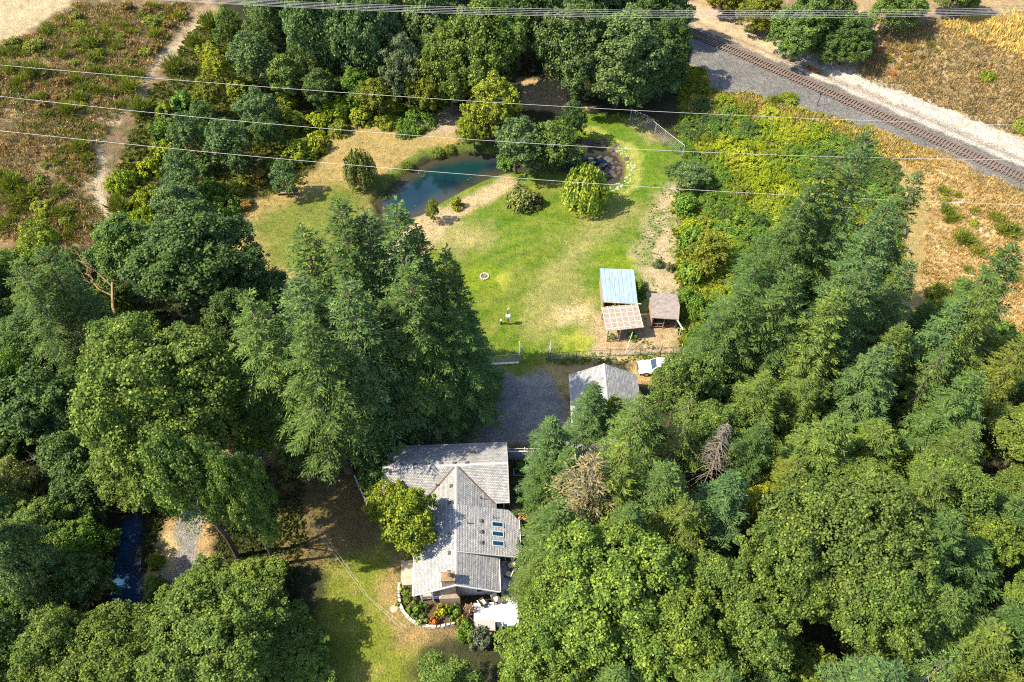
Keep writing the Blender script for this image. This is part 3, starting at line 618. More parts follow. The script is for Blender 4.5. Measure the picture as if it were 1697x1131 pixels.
# ------------------------------------------------------------------ garage
ga = empty('garage', (11.0, 54, 0), 0, 'grey shingled gable garage half hidden behind the fir', 'garage')
b = MB(); courses(b, (-4.0, -7.5, 2.8), (-4.0, 4.4, 2.8), (0, -7.5, 4.9), (0, 4.4, 4.9)); courses(b, (4.2, -7.5, 2.75), (4.2, 4.4, 2.75), (0, -7.5, 4.9), (0, 4.4, 4.9)); b.build('roof', [M['shingle'], M['trim']], ga)
b = MB(); b.hexa(((-.16, -7.5, 4.86), (.16, -7.5, 4.86), (.16, 4.42, 4.86), (-.16, 4.42, 4.86)), ((-.01, -7.5, 4.95), (.01, -7.5, 4.95), (.01, 4.42, 4.95), (-.01, 4.42, 4.95))); b.build('ridge_cap', M['ridge'], ga)
b = MB(); b.box(-3.6, 3.8, -7.1, 4.0, 0, 2.7); b.face([(-3.6, 4.0, 2.7), (0, 4.0, 4.7), (3.8, 4.0, 2.7)]); b.face([(-3.6, -7.1, 2.7), (3.8, -7.1, 2.7), (0, -7.1, 4.7)]); b.build('wall', M['siding'], ga)
b = MB(); b.box(-3.66, -3.6, -5.8, -.8, .05, 2.2); b.build('garage_door', M['white'], ga)
b = MB(); b.box(-4.12, -4.0, -7.5, 4.4, 2.62, 2.77); b.build('gutter', M['trim'], ga)

# ------------------------------------------------------------------ animal sheds
def plane_roof(parent, name, P, th, mat, ribs=0, ribmat=None, rows=0, rw=.08, rh=.05, ribname='rib'):
    """P: four top corners far-left, far-right, near-right, near-left"""
    P = [Vector(p) for p in P]; b = MB(); b.hexa([P[3] - Vector((0, 0, th)), P[2] - Vector((0, 0, th)), P[1] - Vector((0, 0, th)), P[0] - Vector((0, 0, th))], [P[3], P[2], P[1], P[0]]); r = b.build(name, mat, parent)
    for k in range(ribs):
        t = (k + .0) / (ribs - 1); a = P[0].lerp(P[1], t); c = P[3].lerp(P[2], t); b = MB(); u = Vector((0, 0, rh / 2)); b.bar(a + u, c + u, rw, rh); b.build(ribname, ribmat, r)
    for k in range(rows):
        t = (k + .5) / rows; a = P[0].lerp(P[3], t); c = P[1].lerp(P[2], t); b = MB(); u = Vector((0, 0, .015)); b.bar(a + u, c + u, rw * .7, .03); b.build('cross_batten', ribmat, r)
    return r
X, Y = 14.2, 73.4
ms = empty('animal_shelter', (X, Y, 0), 0, 'open shelter with a pale blue corrugated metal roof', 'shelter')
C = [(11.91 - X, 76.34 - Y, 2.9), (16.47 - X, 76.11 - Y, 2.9), (16.49 - X, 70.39 - Y, 2.4), (12.0 - X, 70.77 - Y, 2.4)]
plane_roof(ms, 'roof', C, .06, M['metalroof'], 9, M['metalroof'], 0, .05, .035, 'seam')
for i, (cx_, cy_, cz_) in enumerate(C + [(C[2][0] * .0, C[2][1], 2.4)]):
    b = MB(); sx = .15 if cx_ < 0 else -.15; b.box(cx_ + sx - .06, cx_ + sx + .06, cy_ * .96 - .06, cy_ * .96 + .06, -.1, cz_ - .07); b.build('post', M['wood'], ms)
b = MB()
for k in range(7): b.box(C[0][0] + .12, C[0][0] + .16, C[3][1] + .2, C[0][1] - .2, .05 + k * .3, .31 + k * .3)
b.build('side_boards', M['wood'], ms); b = MB()
for k in range(7): b.box(C[0][0] + .17, C[1][0] - .2, C[1][1] - .32, C[1][1] - .27, .05 + k * .3, .31 + k * .3)
b.build('back_boards', M['wood'], ms)
b = MB(); b.bar((C[3][0] + .1, C[3][1] - .03, 2.28), (C[2][0] + .5, C[2][1] - .03, 2.28), .08, .12); b.build('fascia_beam', M['batten'], ms)
b = MB(); b.box(-1.2, -.3, -2.4, -1.7, 0, .5); b.build('feed_trough', M['batten'], ms)
X, Y = 14.3, 68.0
pg = empty('pergola', (X, Y, 0), 0, 'timber pergola pen roofed by brown panel with pale battens', 'pergola')
C = [(11.74 - X, 69.84 - Y, 2.3), (16.46 - X, 70.3 - Y, 2.35), (16.83 - X, 66.31 - Y, 2.3), (12.14 - X, 65.7 - Y, 2.25)]
plane_roof(pg, 'roof_panel', C, .04, M['lattice'], 7, M['batten'], 5, .09, .05, 'batten')
feet = []
for cx_, cy_, cz_ in C:
    sx = .2 if cx_ < 0 else -.2; sy = .15 if cy_ < 0 else -.15; feet.append((cx_ + sx, cy_ + sy)); b = MB(); b.box(cx_ + sx - .06, cx_ + sx + .06, cy_ + sy - .06, cy_ + sy + .06, -.1, cz_ - .05); b.build('post', M['wood'], pg)
b = MB(); b.box(feet[3][0] + 1.5, feet[3][0] + 1.6, feet[3][1] - .05, feet[3][1] + .05, -.1, 2.2); b.build('post', M['wood'], pg)
for z_ in (.15, 1.1): b = MB(); b.bar((*feet[3], z_), (feet[3][0] + 1.5, feet[3][1], z_), .05, .09); b.build('rail', M['wood'], pg)
b = MB(); b.bar((*feet[3], 1.1), (feet[3][0] + 1.5, feet[3][1], .15), .05, .08); b.build('brace', M['wood'], pg)
b = MB(); b.bar((1.1, C[3][1] - .1, 2.25), (.1, C[3][1] - 2.2, .0), .05, .05); b.build('guy_pole', M['batten'], pg)
X, Y = 20.0, 70.1
sh = empty('goat_shed', (X, Y, 0), 0, 'small shed with brown felted roof and open timber front', 'shed')
b = MB()
tl, tr_, mr, ml, bl, brr = (18.53 - X, 72.34 - Y, 2.25), (21.91 - X, 72.12 - Y, 2.25), (21.98 - X, 69.86 - Y, 2.45), (18.3 - X, 70.0 - Y, 2.45), (18.04 - X, 68.04 - Y, 2.2), (21.6 - X, 67.73 - Y, 2.2)
for q in ((tl, tr_, mr, ml), (ml, mr, brr, bl)):
    b.hexa([(p[0], p[1], p[2] - .08) for p in q[::-1]], list(q[::-1]))
b.build('roof', M['shedroof'], sh)
b = MB(); b.box(-1.5, 1.75, 1.7, 1.78, 0, 2.1); b.box(1.6, 1.68, -2.0, 1.7, 0, 2.1); b.box(-1.62, -1.54, -1.9, 1.7, 0, 2.1); b.build('wall_boards', M['wood'], sh)
for px_ in (-1.72, -.15, 1.45): b = MB(); b.box(px_ - .06, px_ + .06, -2.05, -1.93, -.1, 2.15); b.build('post', M['wood'], sh)
for z_ in (.35, .95): b = MB(); b.bar((-1.72, -1.97, z_), (-.15, -1.97, z_), .05, .1); b.build('rail', M['wood'], sh)
b = MB(); b.box(-.93, -.87, -2.0, -1.94, .3, 1.0); b.build('upright', M['wood'], sh)
x, y = ray(1128, 540, 1.6); b = MB(); b.tube([(x - .5, y + .7, 2.1), (x + .25, y - .6, 1.5)], .10, 6); b.tube([(x + .05, y - .3, 0), (x + .05, y - .3, 1.6)], .05, 6); b.build('downpipe_post', M['bluepipe'], label='pale blue pipe leaning on a post beside the small brown shed', cat='pipe')

# ------------------------------------------------------------------ fences, gates
def fence(name, pts, h, label, posts=3.0, sill=None, mat='darkmetal', toprail=True):
    """wire fence through ground points"""
    o0 = pts[0]; f = empty(name, (o0[0], o0[1], hz(*o0)), 0, label, 'fence'); z0 = hz(*o0); wires = MB()
    for i in range(len(pts) - 1):
        a = Vector((pts[i][0], pts[i][1], hz(*pts[i]))) - Vector((o0[0], o0[1], z0)); c = Vector((pts[i + 1][0], pts[i + 1][1], hz(*pts[i + 1]))) - Vector((o0[0], o0[1], z0))
        L = (c - a).length; n = max(1, round(L / posts)); up_ = Vector((0, 0, 1))
        for k in range(n + (i == len(pts) - 2)):
            q = a.lerp(c, k / n); b = MB(); b.tube([q - up_ * .2, q + up_ * (h + .1)], .045, 6); b.build('post', M[mat], f)
        if toprail: b = MB(); b.tube([a + up_ * h, c + up_ * h], .03, 5); b.build('top_rail', M[mat], f)
        for k in range(1, 8): wires.bar(a + up_ * (h * k / 8), c + up_ * (h * k / 8), .012)
        m = int(L / .35)
        for k in range(m): q = a.lerp(c, k / m); wires.bar(q, q + up_ * h, .012)
        if sill: b = MB(); b.bar(a + Vector((0, -.25, .05)), c + Vector((0, -.25, .05)), .3, .12); b.build('sill_board', M[sill], f)
    wires.build('netting', M['net'], f, kind='stuff'); return f
def gate(px, py, L, h, ang, label):
    x, y = at(px, py); g_ = empty('farm_gate', (x, y, hz(x, y)), ang, label, 'gate', 'open gate leaves at the paddock entrance')
    b = MB(); b.tube([(0, 0, -.2), (0, 0, h + .35)], .07, 7); b.build('post', M['grey_post'], g_)
    b = MB(); b.tube([(.1, 0, .15), (L, 0, .15), (L, 0, h), (.1, 0, h), (.1, 0, .15)], .04, 6); b.build('frame', M['grey_post'], g_)
    b = MB()
    for k in range(1, 10): b.bar((.1, 0, .15 + (h - .15) * k / 10), (L, 0, .15 + (h - .15) * k / 10), .01)
    for k in range(1, 10): b.bar((.1 + (L - .1) * k / 10, 0, .15), (.1 + (L - .1) * k / 10, 0, h), .01)
    b.build('mesh', M['net'], g_)
    b = MB(); b.box(-.05, .12, -.04, .04, .3, .38); b.box(-.05, .12, -.04, .04, h - .2, h - .12); b.build('hinge', M['darkmetal'], g_)
gate(862.5, 598, 1.9, 1.55, math.radians(93), 'open gate leaf swung away, left of the grass gateway'); gate(907.5, 597.5, 1.9, 1.55, math.radians(76), 'open gate leaf swung away, joining the paddock fence')
fence('wire_fence', [at(909, 597), at(955, 594), at(1010, 591), at(1060, 589.5), at(1128, 586)], 1.35, 'dark wire fence along the paddock front behind the garage')
fence('wire_fence', [at(860, 599), at(815, 601.5), at(765, 604), at(720, 607)], 1.35, 'pale netting fence with sand coloured sill left of the gateway', 2.6, 'batten', 'grey_post')
fence('deer_fence', [at(1044, 201), at(1070, 212), at(1100, 237), at(1131, 261)], 2.3, 'tall grey netting deer fence bordering the far lawn corner', 3.2, None, 'grey_post', True)
# white board fence behind the house
fx0, fy0 = ray(842, 762, 0); fx1, fy1 = ray(900, 762, 0)
wf = empty('board_fence', (fx0, fy0, 0), 0, 'white board fence closing the side garden by the house', 'fence')
for k in range(int((fx1 - fx0) / .16)):
    b = MB(); b.box(k * .16, k * .16 + .15, -.012, .012, .03, 1.75 + rnd.uniform(-.01, .01)); b.build('board', M['siding'], wf)
b = MB(); b.box(0, fx1 - fx0, -.05, .05, 1.78, 1.84); b.build('top_rail', M['white'], wf); b = MB(); b.box(0, fx1 - fx0, .02, .06, 2.25, 2.32); b.build('trellis_rail', M['batten'], wf)
for k in range(3): b = MB(); b.box(k * 1.85, k * 1.85 + .1, .02, .12, 0, 2.4); b.build('post', M['white'], wf)
x, y = at(866, 792); t = empty('bed_enclosure', (x, y, 0), 0, 'thin grey rail frame round the shaded side garden bed', 'frame')
b = MB(); b.tube([(-1.0, .6, 0), (-1.0, .6, .9), (1.6, .6, .9), (1.6, .6, 0)], .03, 5); b.tube([(-1.0, -.2, 0), (-1.0, -.2, .9), (1.6, -.2, .9)], .03, 5); b.bar((-1, .6, .9), (-1, -.2, .9), .04); b.build('rails', M['grey_post'], t)
# posts on the lawn, fire ring, bench
x, y = at(842, 538); t = empty('feeder_post', (x, y, 0), 0, 'tall lawn post carrying a white box and pale vane', 'post')
b = MB(); b.box(-.11, .11, -.11, .11, -.2, 1.5); b.build('post', M['wood'], t); b = MB(); b.box(-.28, .28, -.25, .25, 1.5, 1.85); b.build('box', M['white'], t)
b = MB(); b.tube([(-.08, .05, 1.85), (-.08, .05, 2.75)], .035, 6); b.tube([(-.2, .05, 2.1), (.2, .05, 2.1)], .06, 6); b.build('pole', M['darkmetal'], t); b = MB(); b.hexa(((-.12, .02, 2.75), (.0, .02, 2.75), (.0, .08, 2.75), (-.12, .08, 2.75)), ((-.02, .02, 3.1), (.1, .02, 3.1), (.1, .08, 3.1), (-.02, .08, 3.1))); b.build('vane', M['white'], t)
x, y = at(830.5, 537.5); t = empty('lawn_post', (x, y, 0), 0, 'short dark stump post with a white cap on the lawn', 'post')
b = MB(); b.tube([(0, 0, -.1), (0, 0, .75)], .13, 8); b.build('stump', M['darkmetal'], t); b = MB(); b.tube([(0, 0, .75), (-.03, 0, .95)], [.17, .08], 8); b.build('cap', M['white'], t)
x, y = at(803, 459); t = empty('fire_ring', (x, y, 0), 0, 'ring of pale stones round a fire pit in the lawn', 'fire pit')
for k in range(14): o = bpy.data.objects.new('stone', stones[k % 5]); a = k / 14 * 2 * math.pi; o.location = (.58 * math.cos(a), .58 * math.sin(a), -.02); o.rotation_euler = (0, 0, a + math.pi / 2); o.scale = (.62, .75, 1.1); link(o, t)
b = MB(); b.tube([(0, 0, -.05), (0, 0, .04)], .5, 16); b.build('ash_bed', M['tie'], t); b = MB(); b.bar((-.3, -.1, .08), (.3, .12, .1), .1); b.bar((-.1, .3, .08), (.15, -.3, .1), .1); b.build('logs', M['dead_brown'], t)
x, y = at(478, 323); t = empty('garden_bench', (x, y, hz(x, y)), .05, 'long weathered timber bench under the round tree', 'bench')
b = MB(); b.box(-1.6, 1.6, -.25, .25, .45, .52); b.build('seat', M['wood'], t); b = MB(); b.box(-1.6, 1.6, .22, .28, .65, 1.0); b.build('backrest', M['wood'], t)
for px_ in (-1.5, 0, 1.5): b = MB(); b.box(px_ - .06, px_ + .06, -.2, .27, -.1, .95 if px_ else .45); b.build('leg', M['wood'], t)
x, y = at(598, 812); t = empty('drain_pipe', (x, y, 0), math.radians(-63), 'pale grey pipe lying in shaded grass behind the small tree', 'pipe')
b = MB(); b.tube([(-2.0, 0, .1), (2.0, 0, .1)], .11, 8); b.build('pipe', M['siding'], t); b = MB(); b.tube([(1.98, 0, .1), (2.2, 0, .1)], .14, 8); b.build('collar', M['grey_post'], t)
# creek-side logs and rocks by the pond
rocks = []
for k in range(6):
    r_ = random.Random(k); b = MB(); ring = []
    for lay, (z_, s_) in enumerate(((-.25, .9), (.05, 1.0), (.3, .62))):
        ring.append([(s_ * r_.uniform(.75, 1.15) * math.cos(a * math.pi / 3.5), s_ * r_.uniform(.75, 1.15) * math.sin(a * math.pi / 3.5), z_ * r_.uniform(.8, 1.2)) for a in range(7)])
    for q in range(2):
        for a in range(7): b.face([ring[q][a], ring[q][(a + 1) % 7], ring[q + 1][(a + 1) % 7], ring[q + 1][a]])
    b.face(ring[2]); rocks.append(b.mesh('rock', M['rock']))
drocks = [m_.copy() for m_ in rocks]
for m_ in drocks: m_.materials[0] = M['darkrock']
def rock_line(name, pts, n, sc, meshes, label, spread=.5, zoff=0):
    o0 = at(*pts[0]); f = empty(name, (o0[0], o0[1], hz(*o0)), 0, label, 'rocks')
    P_ = [at(*q) for q in pts]
    for k in range(n):
        u = k / n * (len(P_) - 1); i = int(u); q = Vector(P_[i]).lerp(Vector(P_[i + 1]), u - i); x, y = q.x + rnd.gauss(0, spread), q.y + rnd.gauss(0, spread)
        o = bpy.data.objects.new('rock', meshes[rnd.randrange(6)]); o.location = (x - o0[0], y - o0[1], max(hz(x, y), -.8) - hz(*o0) + zoff); s_ = sc * rnd.uniform(.5, 1.3); o.scale = (s_, s_, s_); o.rotation_euler = (0, 0, rnd.uniform(0, 6)); link(o, f)
rock_line('rock_edging', ((1018, 244), (1034, 253), (1044, 268), (1046, 282), (1040, 298), (1026, 309), (1008, 313)), 80, .16, rocks, 'crescent of white rocks edging the right end of the pond', .35)
rock_line('rock_edging', ((958, 238), (985, 234), (1010, 240), (1022, 248)), 40, .34, drocks, 'dark rocks at the shaded far rim of the pool', .4)
rock_line('waterfall_rocks', ((985, 268), (992, 285), (1012, 298), (1020, 280), (1000, 262)), 60, .45, drocks, 'dark wet boulders in the shallow pool at the pond end', .9)
rock_line('bank_rocks', ((690, 348), (735, 325), (790, 296), (815, 291), (835, 284)), 26, .16, drocks, 'small dark stones along the near bank of the pond', .15)
rock_line('rubble_heap', ((930, 520), (950, 515), (965, 530)), 30, .11, rocks, 'small heap of pale rubble on the dry lawn patch', .7)

# ------------------------------------------------------------------ pickup truck (faces left, 2 degrees tilt)
x, y = ray(1057, 611, .5)
tk = empty('pickup_truck', (x + 2.75, y + .05, hz(x, y)), math.pi, 'white pickup truck parked behind the garage, bed under the trees', 'truck')
# local: +x forward; the truck is turned by pi so it faces left
def loft(b, secs, close=True):
    n = len(secs[0]); base = len(b.v)
    for s_ in secs: b.v += [tuple(p) for p in s_]
    for i in range(len(secs) - 1):
        for j in range(n): b.f.append((base + i * n + j, base + i * n + (j + 1) % n, base + (i + 1) * n + (j + 1) % n, base + (i + 1) * n + j)); b.mi.append(0)
    if close: b.f.append(tuple(base + j for j in range(n))[::-1]); b.f.append(tuple(base + (len(secs) - 1) * n + j for j in range(n))); b.mi += [0, 0]
def sec(x, w, z0, z1, r=.14): return [(x, -w + .05, z0), (x, w - .05, z0), (x, w, z0 + .12), (x, w, z1 - r), (x, w - r, z1), (x, -w + r, z1), (x, -w, z1 - r), (x, -w, z0 + .12)]
b = MB(); loft(b, [sec(2.72, .78, .45, .86), sec(2.6, .9, .4, .98), sec(2.2, .94, .38, 1.05), sec(1.25, .95, .38, 1.12), sec(1.2, .95, .38, 1.14), sec(-.75, .95, .38, 1.14)]); body = b.build('body', M['carwhite'], tk, True)
b = MB()
def csec(x, w, z): return [(x, -w, z), (x, w, z)]
lo_ = [(1.22, .86, 1.13), (-.72, .86, 1.13)]
V = [(1.22, -.86, 1.13), (1.22, .86, 1.13), (-.72, .86, 1.13), (-.72, -.86, 1.13), (.5, -.7, 1.72), (.5, .7, 1.72), (-.55, .7, 1.74), (-.55, -.7, 1.74)]
b.hexa([V[3], V[0], V[1], V[2]], [V[7], V[4], V[5], V[6]]); b.build('cab', M['carwhite'], tk)
g_ = MB(); E_ = .012
g_.face([(1.16 + E_, -.78, 1.2 + E_), (1.16 + E_, .78, 1.2 + E_), (.56 + E_, .66, 1.685 + E_), (.56 + E_, -.66, 1.685 + E_)]); g_.build('windshield', M['glass'], tk)
for s_ in (-1, 1):
    g_ = MB(); g_.face([(.98, s_ * (.845 + E_), 1.2), (-.5, s_ * (.845 + E_), 1.2), (-.45, s_ * (.725 + E_), 1.66), (.48, s_ * (.725 + E_), 1.66)][::s_]); g_.build('side_window', M['glass'], tk)
    g_ = MB(); g_.box(.85, .98, s_ * 1.02 - .1, s_ * 1.02 + .1, 1.15, 1.32); g_.build('mirror', M['darkmetal'], tk)
    g_ = MB(); g_.box(2.58, 2.74, s_ * .68 - .16, s_ * .68 + .16, .72, .88); g_.build('headlight', M['lamp'], tk)
    g_ = MB(); g_.box(.1, .28, s_ * .955 - .01, s_ * .955 + .015, .92, .97); g_.build('door_handle', M['chrome'], tk)
    for wx_ in (1.75, -1.75):
        w = MB(); w.tube([(wx_, s_ * .98, .38), (wx_, s_ * .74, .38)], .38, 16); w_ = w.build('wheel', M['rubber'], tk); w = MB(); w.tube([(wx_, s_ * 1.0, .38), (wx_, s_ * .95, .38)], .22, 12); w.build('rim', M['chrome'], w_)
g_ = MB(); g_.box(2.68, 2.84, -.88, .88, .42, .62); g_.build('bumper', M['chrome'], tk); g_ = MB(); g_.box(2.66, 2.75, -.5, .5, .66, .9); g_.build('grille', M['darkmetal'], tk)
g_ = MB(); g_.box(-2.75, -.76, -.95, .95, .4, .62); g_.box(-2.75, -.76, .87, .95, .62, 1.1); g_.box(-2.75, -.76, -.95, -.87, .62, 1.1); g_.box(-2.75, -2.67, -.87, .87, .62, 1.1); g_.build('bed', M['carwhite'], tk); g_ = MB(); g_.box(-2.67, -.78, -.87, .87, .63, .66); g_.build('bed_liner', M['rubber'], tk)

# ------------------------------------------------------------------ power lines
def cable(name, pts, zs, r, label, group=None):
    """a sagging wire through photo points taken at the given heights"""
    P_ = [Vector((*ray(px, py, z), z)) for (px, py), z in zip(pts, zs)]
    a, m_, c = P_[0], P_[1], P_[2]; Q_ = []
    for k in range(41):
        t = -.35 + 1.7 * k / 40
        Q_.append(a * ((t - .5) * (t - 1) * 2) + m_ * (-4 * t * (t - 1)) + c * (2 * t * (t - .5)))
    b = MB(); b.tube(Q_, r, 5); b.build(name, M['wire'], label=label, cat='power line', group=group)
cable('power_line', ((0, 108), (850, 172), (1697, 208)), (18, 17, 18), .021, 'single pale wire crossing furthest of the three over the pond')
cable('power_line', ((0, 160), (850, 236), (1697, 265)), (18, 17, 18), .021, 'middle one of the three pale wires over the pond')
cable('power_line', ((0, 217), (850, 295), (1697, 340)), (18, 17, 18), .021, 'nearest of the three pale wires crossing the pond')
for k, (dy0, dy1, dy2) in enumerate(((-16, 14, 14), (-14, 17, 16.5), (-13, 20, 19), (-11, 23, 21), (-10, 25.5, 24))):
    cable('power_line', ((0, -12 + dy0 * .6), (850, dy1), (1697, dy2 - 1)), (30, 28.5, 30), .014, ('topmost', 'second', 'middle', 'fourth', 'lowest')[k] + ' pale wire of the tight bundle along the top treetops', 'bundled wires along the top')
for k, q in enumerate((((560, 928), (604, 985), (650, 1028)), ((566, 928), (610, 988), (656, 1026)))):
    P_ = [Vector((*ray(px, py, 4.2), 4.2)) for px, py in q]; P_[1].z -= .05; P_[0] = P_[0].lerp(P_[1], -1.2); P_[0].z = 5.5; P_[2] = P_[2].lerp(P_[1], -.4)
    b = MB(); b.tube(P_, .011, 5); b.build('service_cable', M['wire'], label=('left one' if k == 0 else 'right one') + ' of two thin pale service cables over the front lawn', cat='cable', group='service cables over the front lawn')
# ------------------------------------------------------------------ foliage builders (leaf-sized faces)
def unit(v): return v / (np.linalg.norm(v, axis=-1, keepdims=True) + 1e-9)
def leaves(C, D, N, ln, wd):
    """diamond leaves: centre, long axis, normal, length, width"""
    D = unit(D); S = unit(np.cross(N, D)); ln = np.broadcast_to(np.asarray(ln, float), (len(C),))[:, None]; wd = np.broadcast_to(np.asarray(wd, float), (len(C),))[:, None]
    V = np.stack([C - D * ln * .5, C + S * wd * .5 + D * ln * .05, C + D * ln * .5, C - S * wd * .5 + D * ln * .05], 1).reshape(-1, 3)
    return V
def leaf_mesh(name, Vs, mat):
    V = np.concatenate(Vs); return np_mesh(name, V, np.arange(len(V)).reshape(-1, 4), mat)
def rdir(g, n, zmin=-1.0):
    z = g.uniform(zmin, 1, n); a = g.uniform(0, 2 * np.pi, n); r = np.sqrt(1 - z * z); return np.stack([r * np.cos(a), r * np.sin(a), z], 1)

def broad_crown(name, seed, R, H0, H1, lobes=9, clumps=190, per=95, leaf=.42, fill=1.0, mat='leaf', flat=.8, crad=.17, zmin=-.3):
    """an uneven crown: limbs of different length carry lobes, lobes carry tufts, tufts carry leaves"""
    g = np.random.default_rng(seed); zc = (H0 + H1) / 2; hz_ = (H1 - H0) / 2; lobes = int(lobes * 1.9)
    ld = rdir(g, lobes, -.55); ld[0] = (0.1, 0, 1); LR = g.uniform(.20, .40, lobes); LC = ld * (g.uniform(.86, 1.08, lobes) - LR * .95)[:, None] * g.uniform(.72, 1.0, (lobes, 1))
    cs = []; tries = 0
    while len(cs) < clumps * 1.25 and tries < clumps * 60:
        tries += 1; k = g.integers(lobes); d = rdir(g, 1, zmin)[0]; p = LC[k] + d * LR[k] * g.uniform(.6, 1.12)
        if any(np.linalg.norm(p - LC[j]) < LR[j] * .62 for j in range(lobes) if j != k): continue
        cs.append((p, unit(d + .4 * unit(p))))
    Vs = []
    for p, nd in cs:
        rc = R * crad * g.uniform(.4, 1.2); n = int(per * (rc / (R * crad)) ** 1.3 * g.uniform(.6, 1.3)) + 8
        d = unit(rdir(g, n) + nd * .6 + np.array([0, 0, .25])); q = d * (g.uniform(.35, 1.15, (n, 1)) * rc) * np.array([1, 1, flat])
        C = p * np.array([R, R, hz_]) + q; N = unit(d * .8 + np.array([0, 0, .6]) + g.normal(0, .5, (n, 3)))
        D = np.cross(N, g.normal(0, 1, (n, 3))); D[:, 2] -= .25
        s = leaf * g.uniform(.45, 1.3, n); Vs.append(leaves(C + np.array([0, 0, zc]), D, N, s, s * .72))
    n = int(clumps * per * .12 * fill)      # loose leaves inside and between
    d = rdir(g, n, -.5); C = d * g.uniform(.3, .8, (n, 1)) * np.array([R, R, hz_]) + np.array([0, 0, zc]); N = unit(d + g.normal(0, .5, (n, 3)))
    Vs.append(leaves(C, np.cross(N, g.normal(0, 1, (n, 3))), N, leaf, leaf * .8))
    return leaf_mesh(name, Vs, M[mat]), [(p * np.array([R, R, hz_]) + np.array([0, 0, zc])) for p, _ in cs]

def limb_trunk(name, seed, r0, H0, tips, mat='bark', n=9):
    g = random.Random(seed); b = MB(); top = Vector((g.uniform(-.3, .3), g.uniform(-.3, .3), H0))
    b.tube([(0, 0, -.6), (0, 0, .3), Vector((0, 0, H0 * .5)) + Vector((g.uniform(-.15, .15), g.uniform(-.15, .15), 0)), top], [r0 * 1.35, r0, r0 * .85, r0 * .62], 9)
    for t in g.sample(list(range(len(tips))), min(n, len(tips))):
        q = Vector(tips[t]); s = top.lerp(Vector((0, 0, H0 * .6)), g.random() * .6); m_ = s.lerp(q, .5) + Vector((g.uniform(-.5, .5), g.uniform(-.5, .5), g.uniform(.0, .6)))
        b.tube([s, m_, s.lerp(q, .95)], [r0 * .4, r0 * .24, r0 * .07], 6)
        for _ in range(2):
            q2 = Vector(tips[g.randrange(len(tips))])
            if (q2 - m_).length < (q - s).length * 1.2: b.tube([m_, m_.lerp(q2, .5) + Vector((0, 0, .2)), m_.lerp(q2, .9)], [r0 * .2, r0 * .12, r0 * .04], 5)
    return b.mesh(name, M[mat], True)

def conifer_crown(name, seed, H, R, droop=.30, gap=.62, nb=6, tw=5.2, needle=.58, base=.10, dens=1.0, wid=.36, hang=.2, mat='needle', ragged=.22):
    g = np.random.default_rng(seed); Vs = []; z = H * base; limbs = []
    while z < H * .985:
        t = (z / H - base) / (1 - base); L0 = R * (1 - t) ** .78 * (1 if t > .08 else .75) + .22; k = max(3, int(nb * (1 - .35 * t)))
        a0 = g.uniform(0, 6.28)
        for j in range(k):
            L = L0 * g.uniform(1 - ragged * 1.6, 1 + ragged); a = a0 + j * 6.283 / k + g.uniform(-.35, .35); zz = z + g.uniform(-.35, .35)
            rise = (-droop + (.75 + droop) * t ** 1.6); r3 = np.array([math.cos(a), math.sin(a), 0]); side = np.array([-math.sin(a), math.cos(a), 0])
            def P(s): return r3 * (L * s)[:, None] + np.array([0, 0, 1]) * (zz + L * (rise * s - .22 * s * s + .16 * np.maximum(s - .6, 0) ** 2 * 4 * .4))[:, None]
            limbs.append((np.array([0, 0, zz]), P(np.array([.55]))[0], P(np.array([.97]))[0], L))
            n = max(3, int(L * tw * dens)); s = g.uniform(.14, 1, n) ** .8
            sg = g.choice([-1, 1], n); tl = np.clip((.32 + .42 * L * (1 - s) ** .8) * g.uniform(.6, 1.15, n), .25, 1.7)
            base_p = P(s); fw_ = r3 + np.array([0, 0, rise * .7]); ang = g.uniform(.55, 1.05, n)
            D = fw_[None] * np.cos(ang)[:, None] + side[None] * (np.sin(ang) * sg)[:, None] + np.array([0, 0, -1.]) * (hang * g.uniform(.4, 1.6, n))[:, None]
            D = unit(D); m_ = np.maximum(1, np.ceil(tl / (needle * .8)).astype(int))
            for q in range(int(m_.max())):
                ok = m_ > q; c = base_p[ok] + D[ok] * ((q + .5) * needle * .78) + np.array([0, 0, -1.]) * (hang * .25 * q * q * needle) ; N = np.array([0, 0, 1.]) + g.normal(0, .42, (ok.sum(), 3)) + r3 * .25
                ll = needle * g.uniform(.8, 1.2, ok.sum()) * (1 if q == 0 else .9); Vs.append(leaves(c, D[ok] + g.normal(0, .13, (ok.sum(), 3)), N, ll, needle * wid * g.uniform(.7, 1.25, ok.sum()) * (1 - .12 * q)))
            c = P(np.array([.9, 1.0, .8])); Vs.append(leaves(c, np.repeat(fw_[None], 3, 0) + g.normal(0, .1, (3, 3)), np.array([[0, 0, 1.]] * 3) + g.normal(0, .2, (3, 3)), needle, needle * wid))
        z += gap * (1 - .45 * t) * g.uniform(.8, 1.2)
    n = 14; c = np.stack([g.normal(0, .06, n), g.normal(0, .06, n), np.linspace(H * .955, H * 1.0, n)], 1); Vs.append(leaves(c, np.tile([0, 0, 1.], (n, 1)) + g.normal(0, .45, (n, 3)), g.normal(0, 1, (n, 3)), needle * .8, needle * .3))
    return leaf_mesh(name, Vs, M[mat]), limbs
def conifer_trunk(name, H, r0, limbs, mat='bark', every=3, lw=.045):
    b = MB(); b.tube([(0, 0, -.8), (0, 0, .4), (0, 0, H * .5), (0, 0, H * .97)], [r0 * 1.3, r0, r0 * .55, .03], 9)
    for i, (a, m_, c, L) in enumerate(limbs):
        if i % every == 0: b.tube([a, m_, c], [lw + .012 * L, lw * .7, .012], 4, False)
    return b.mesh(name, M[mat], True)

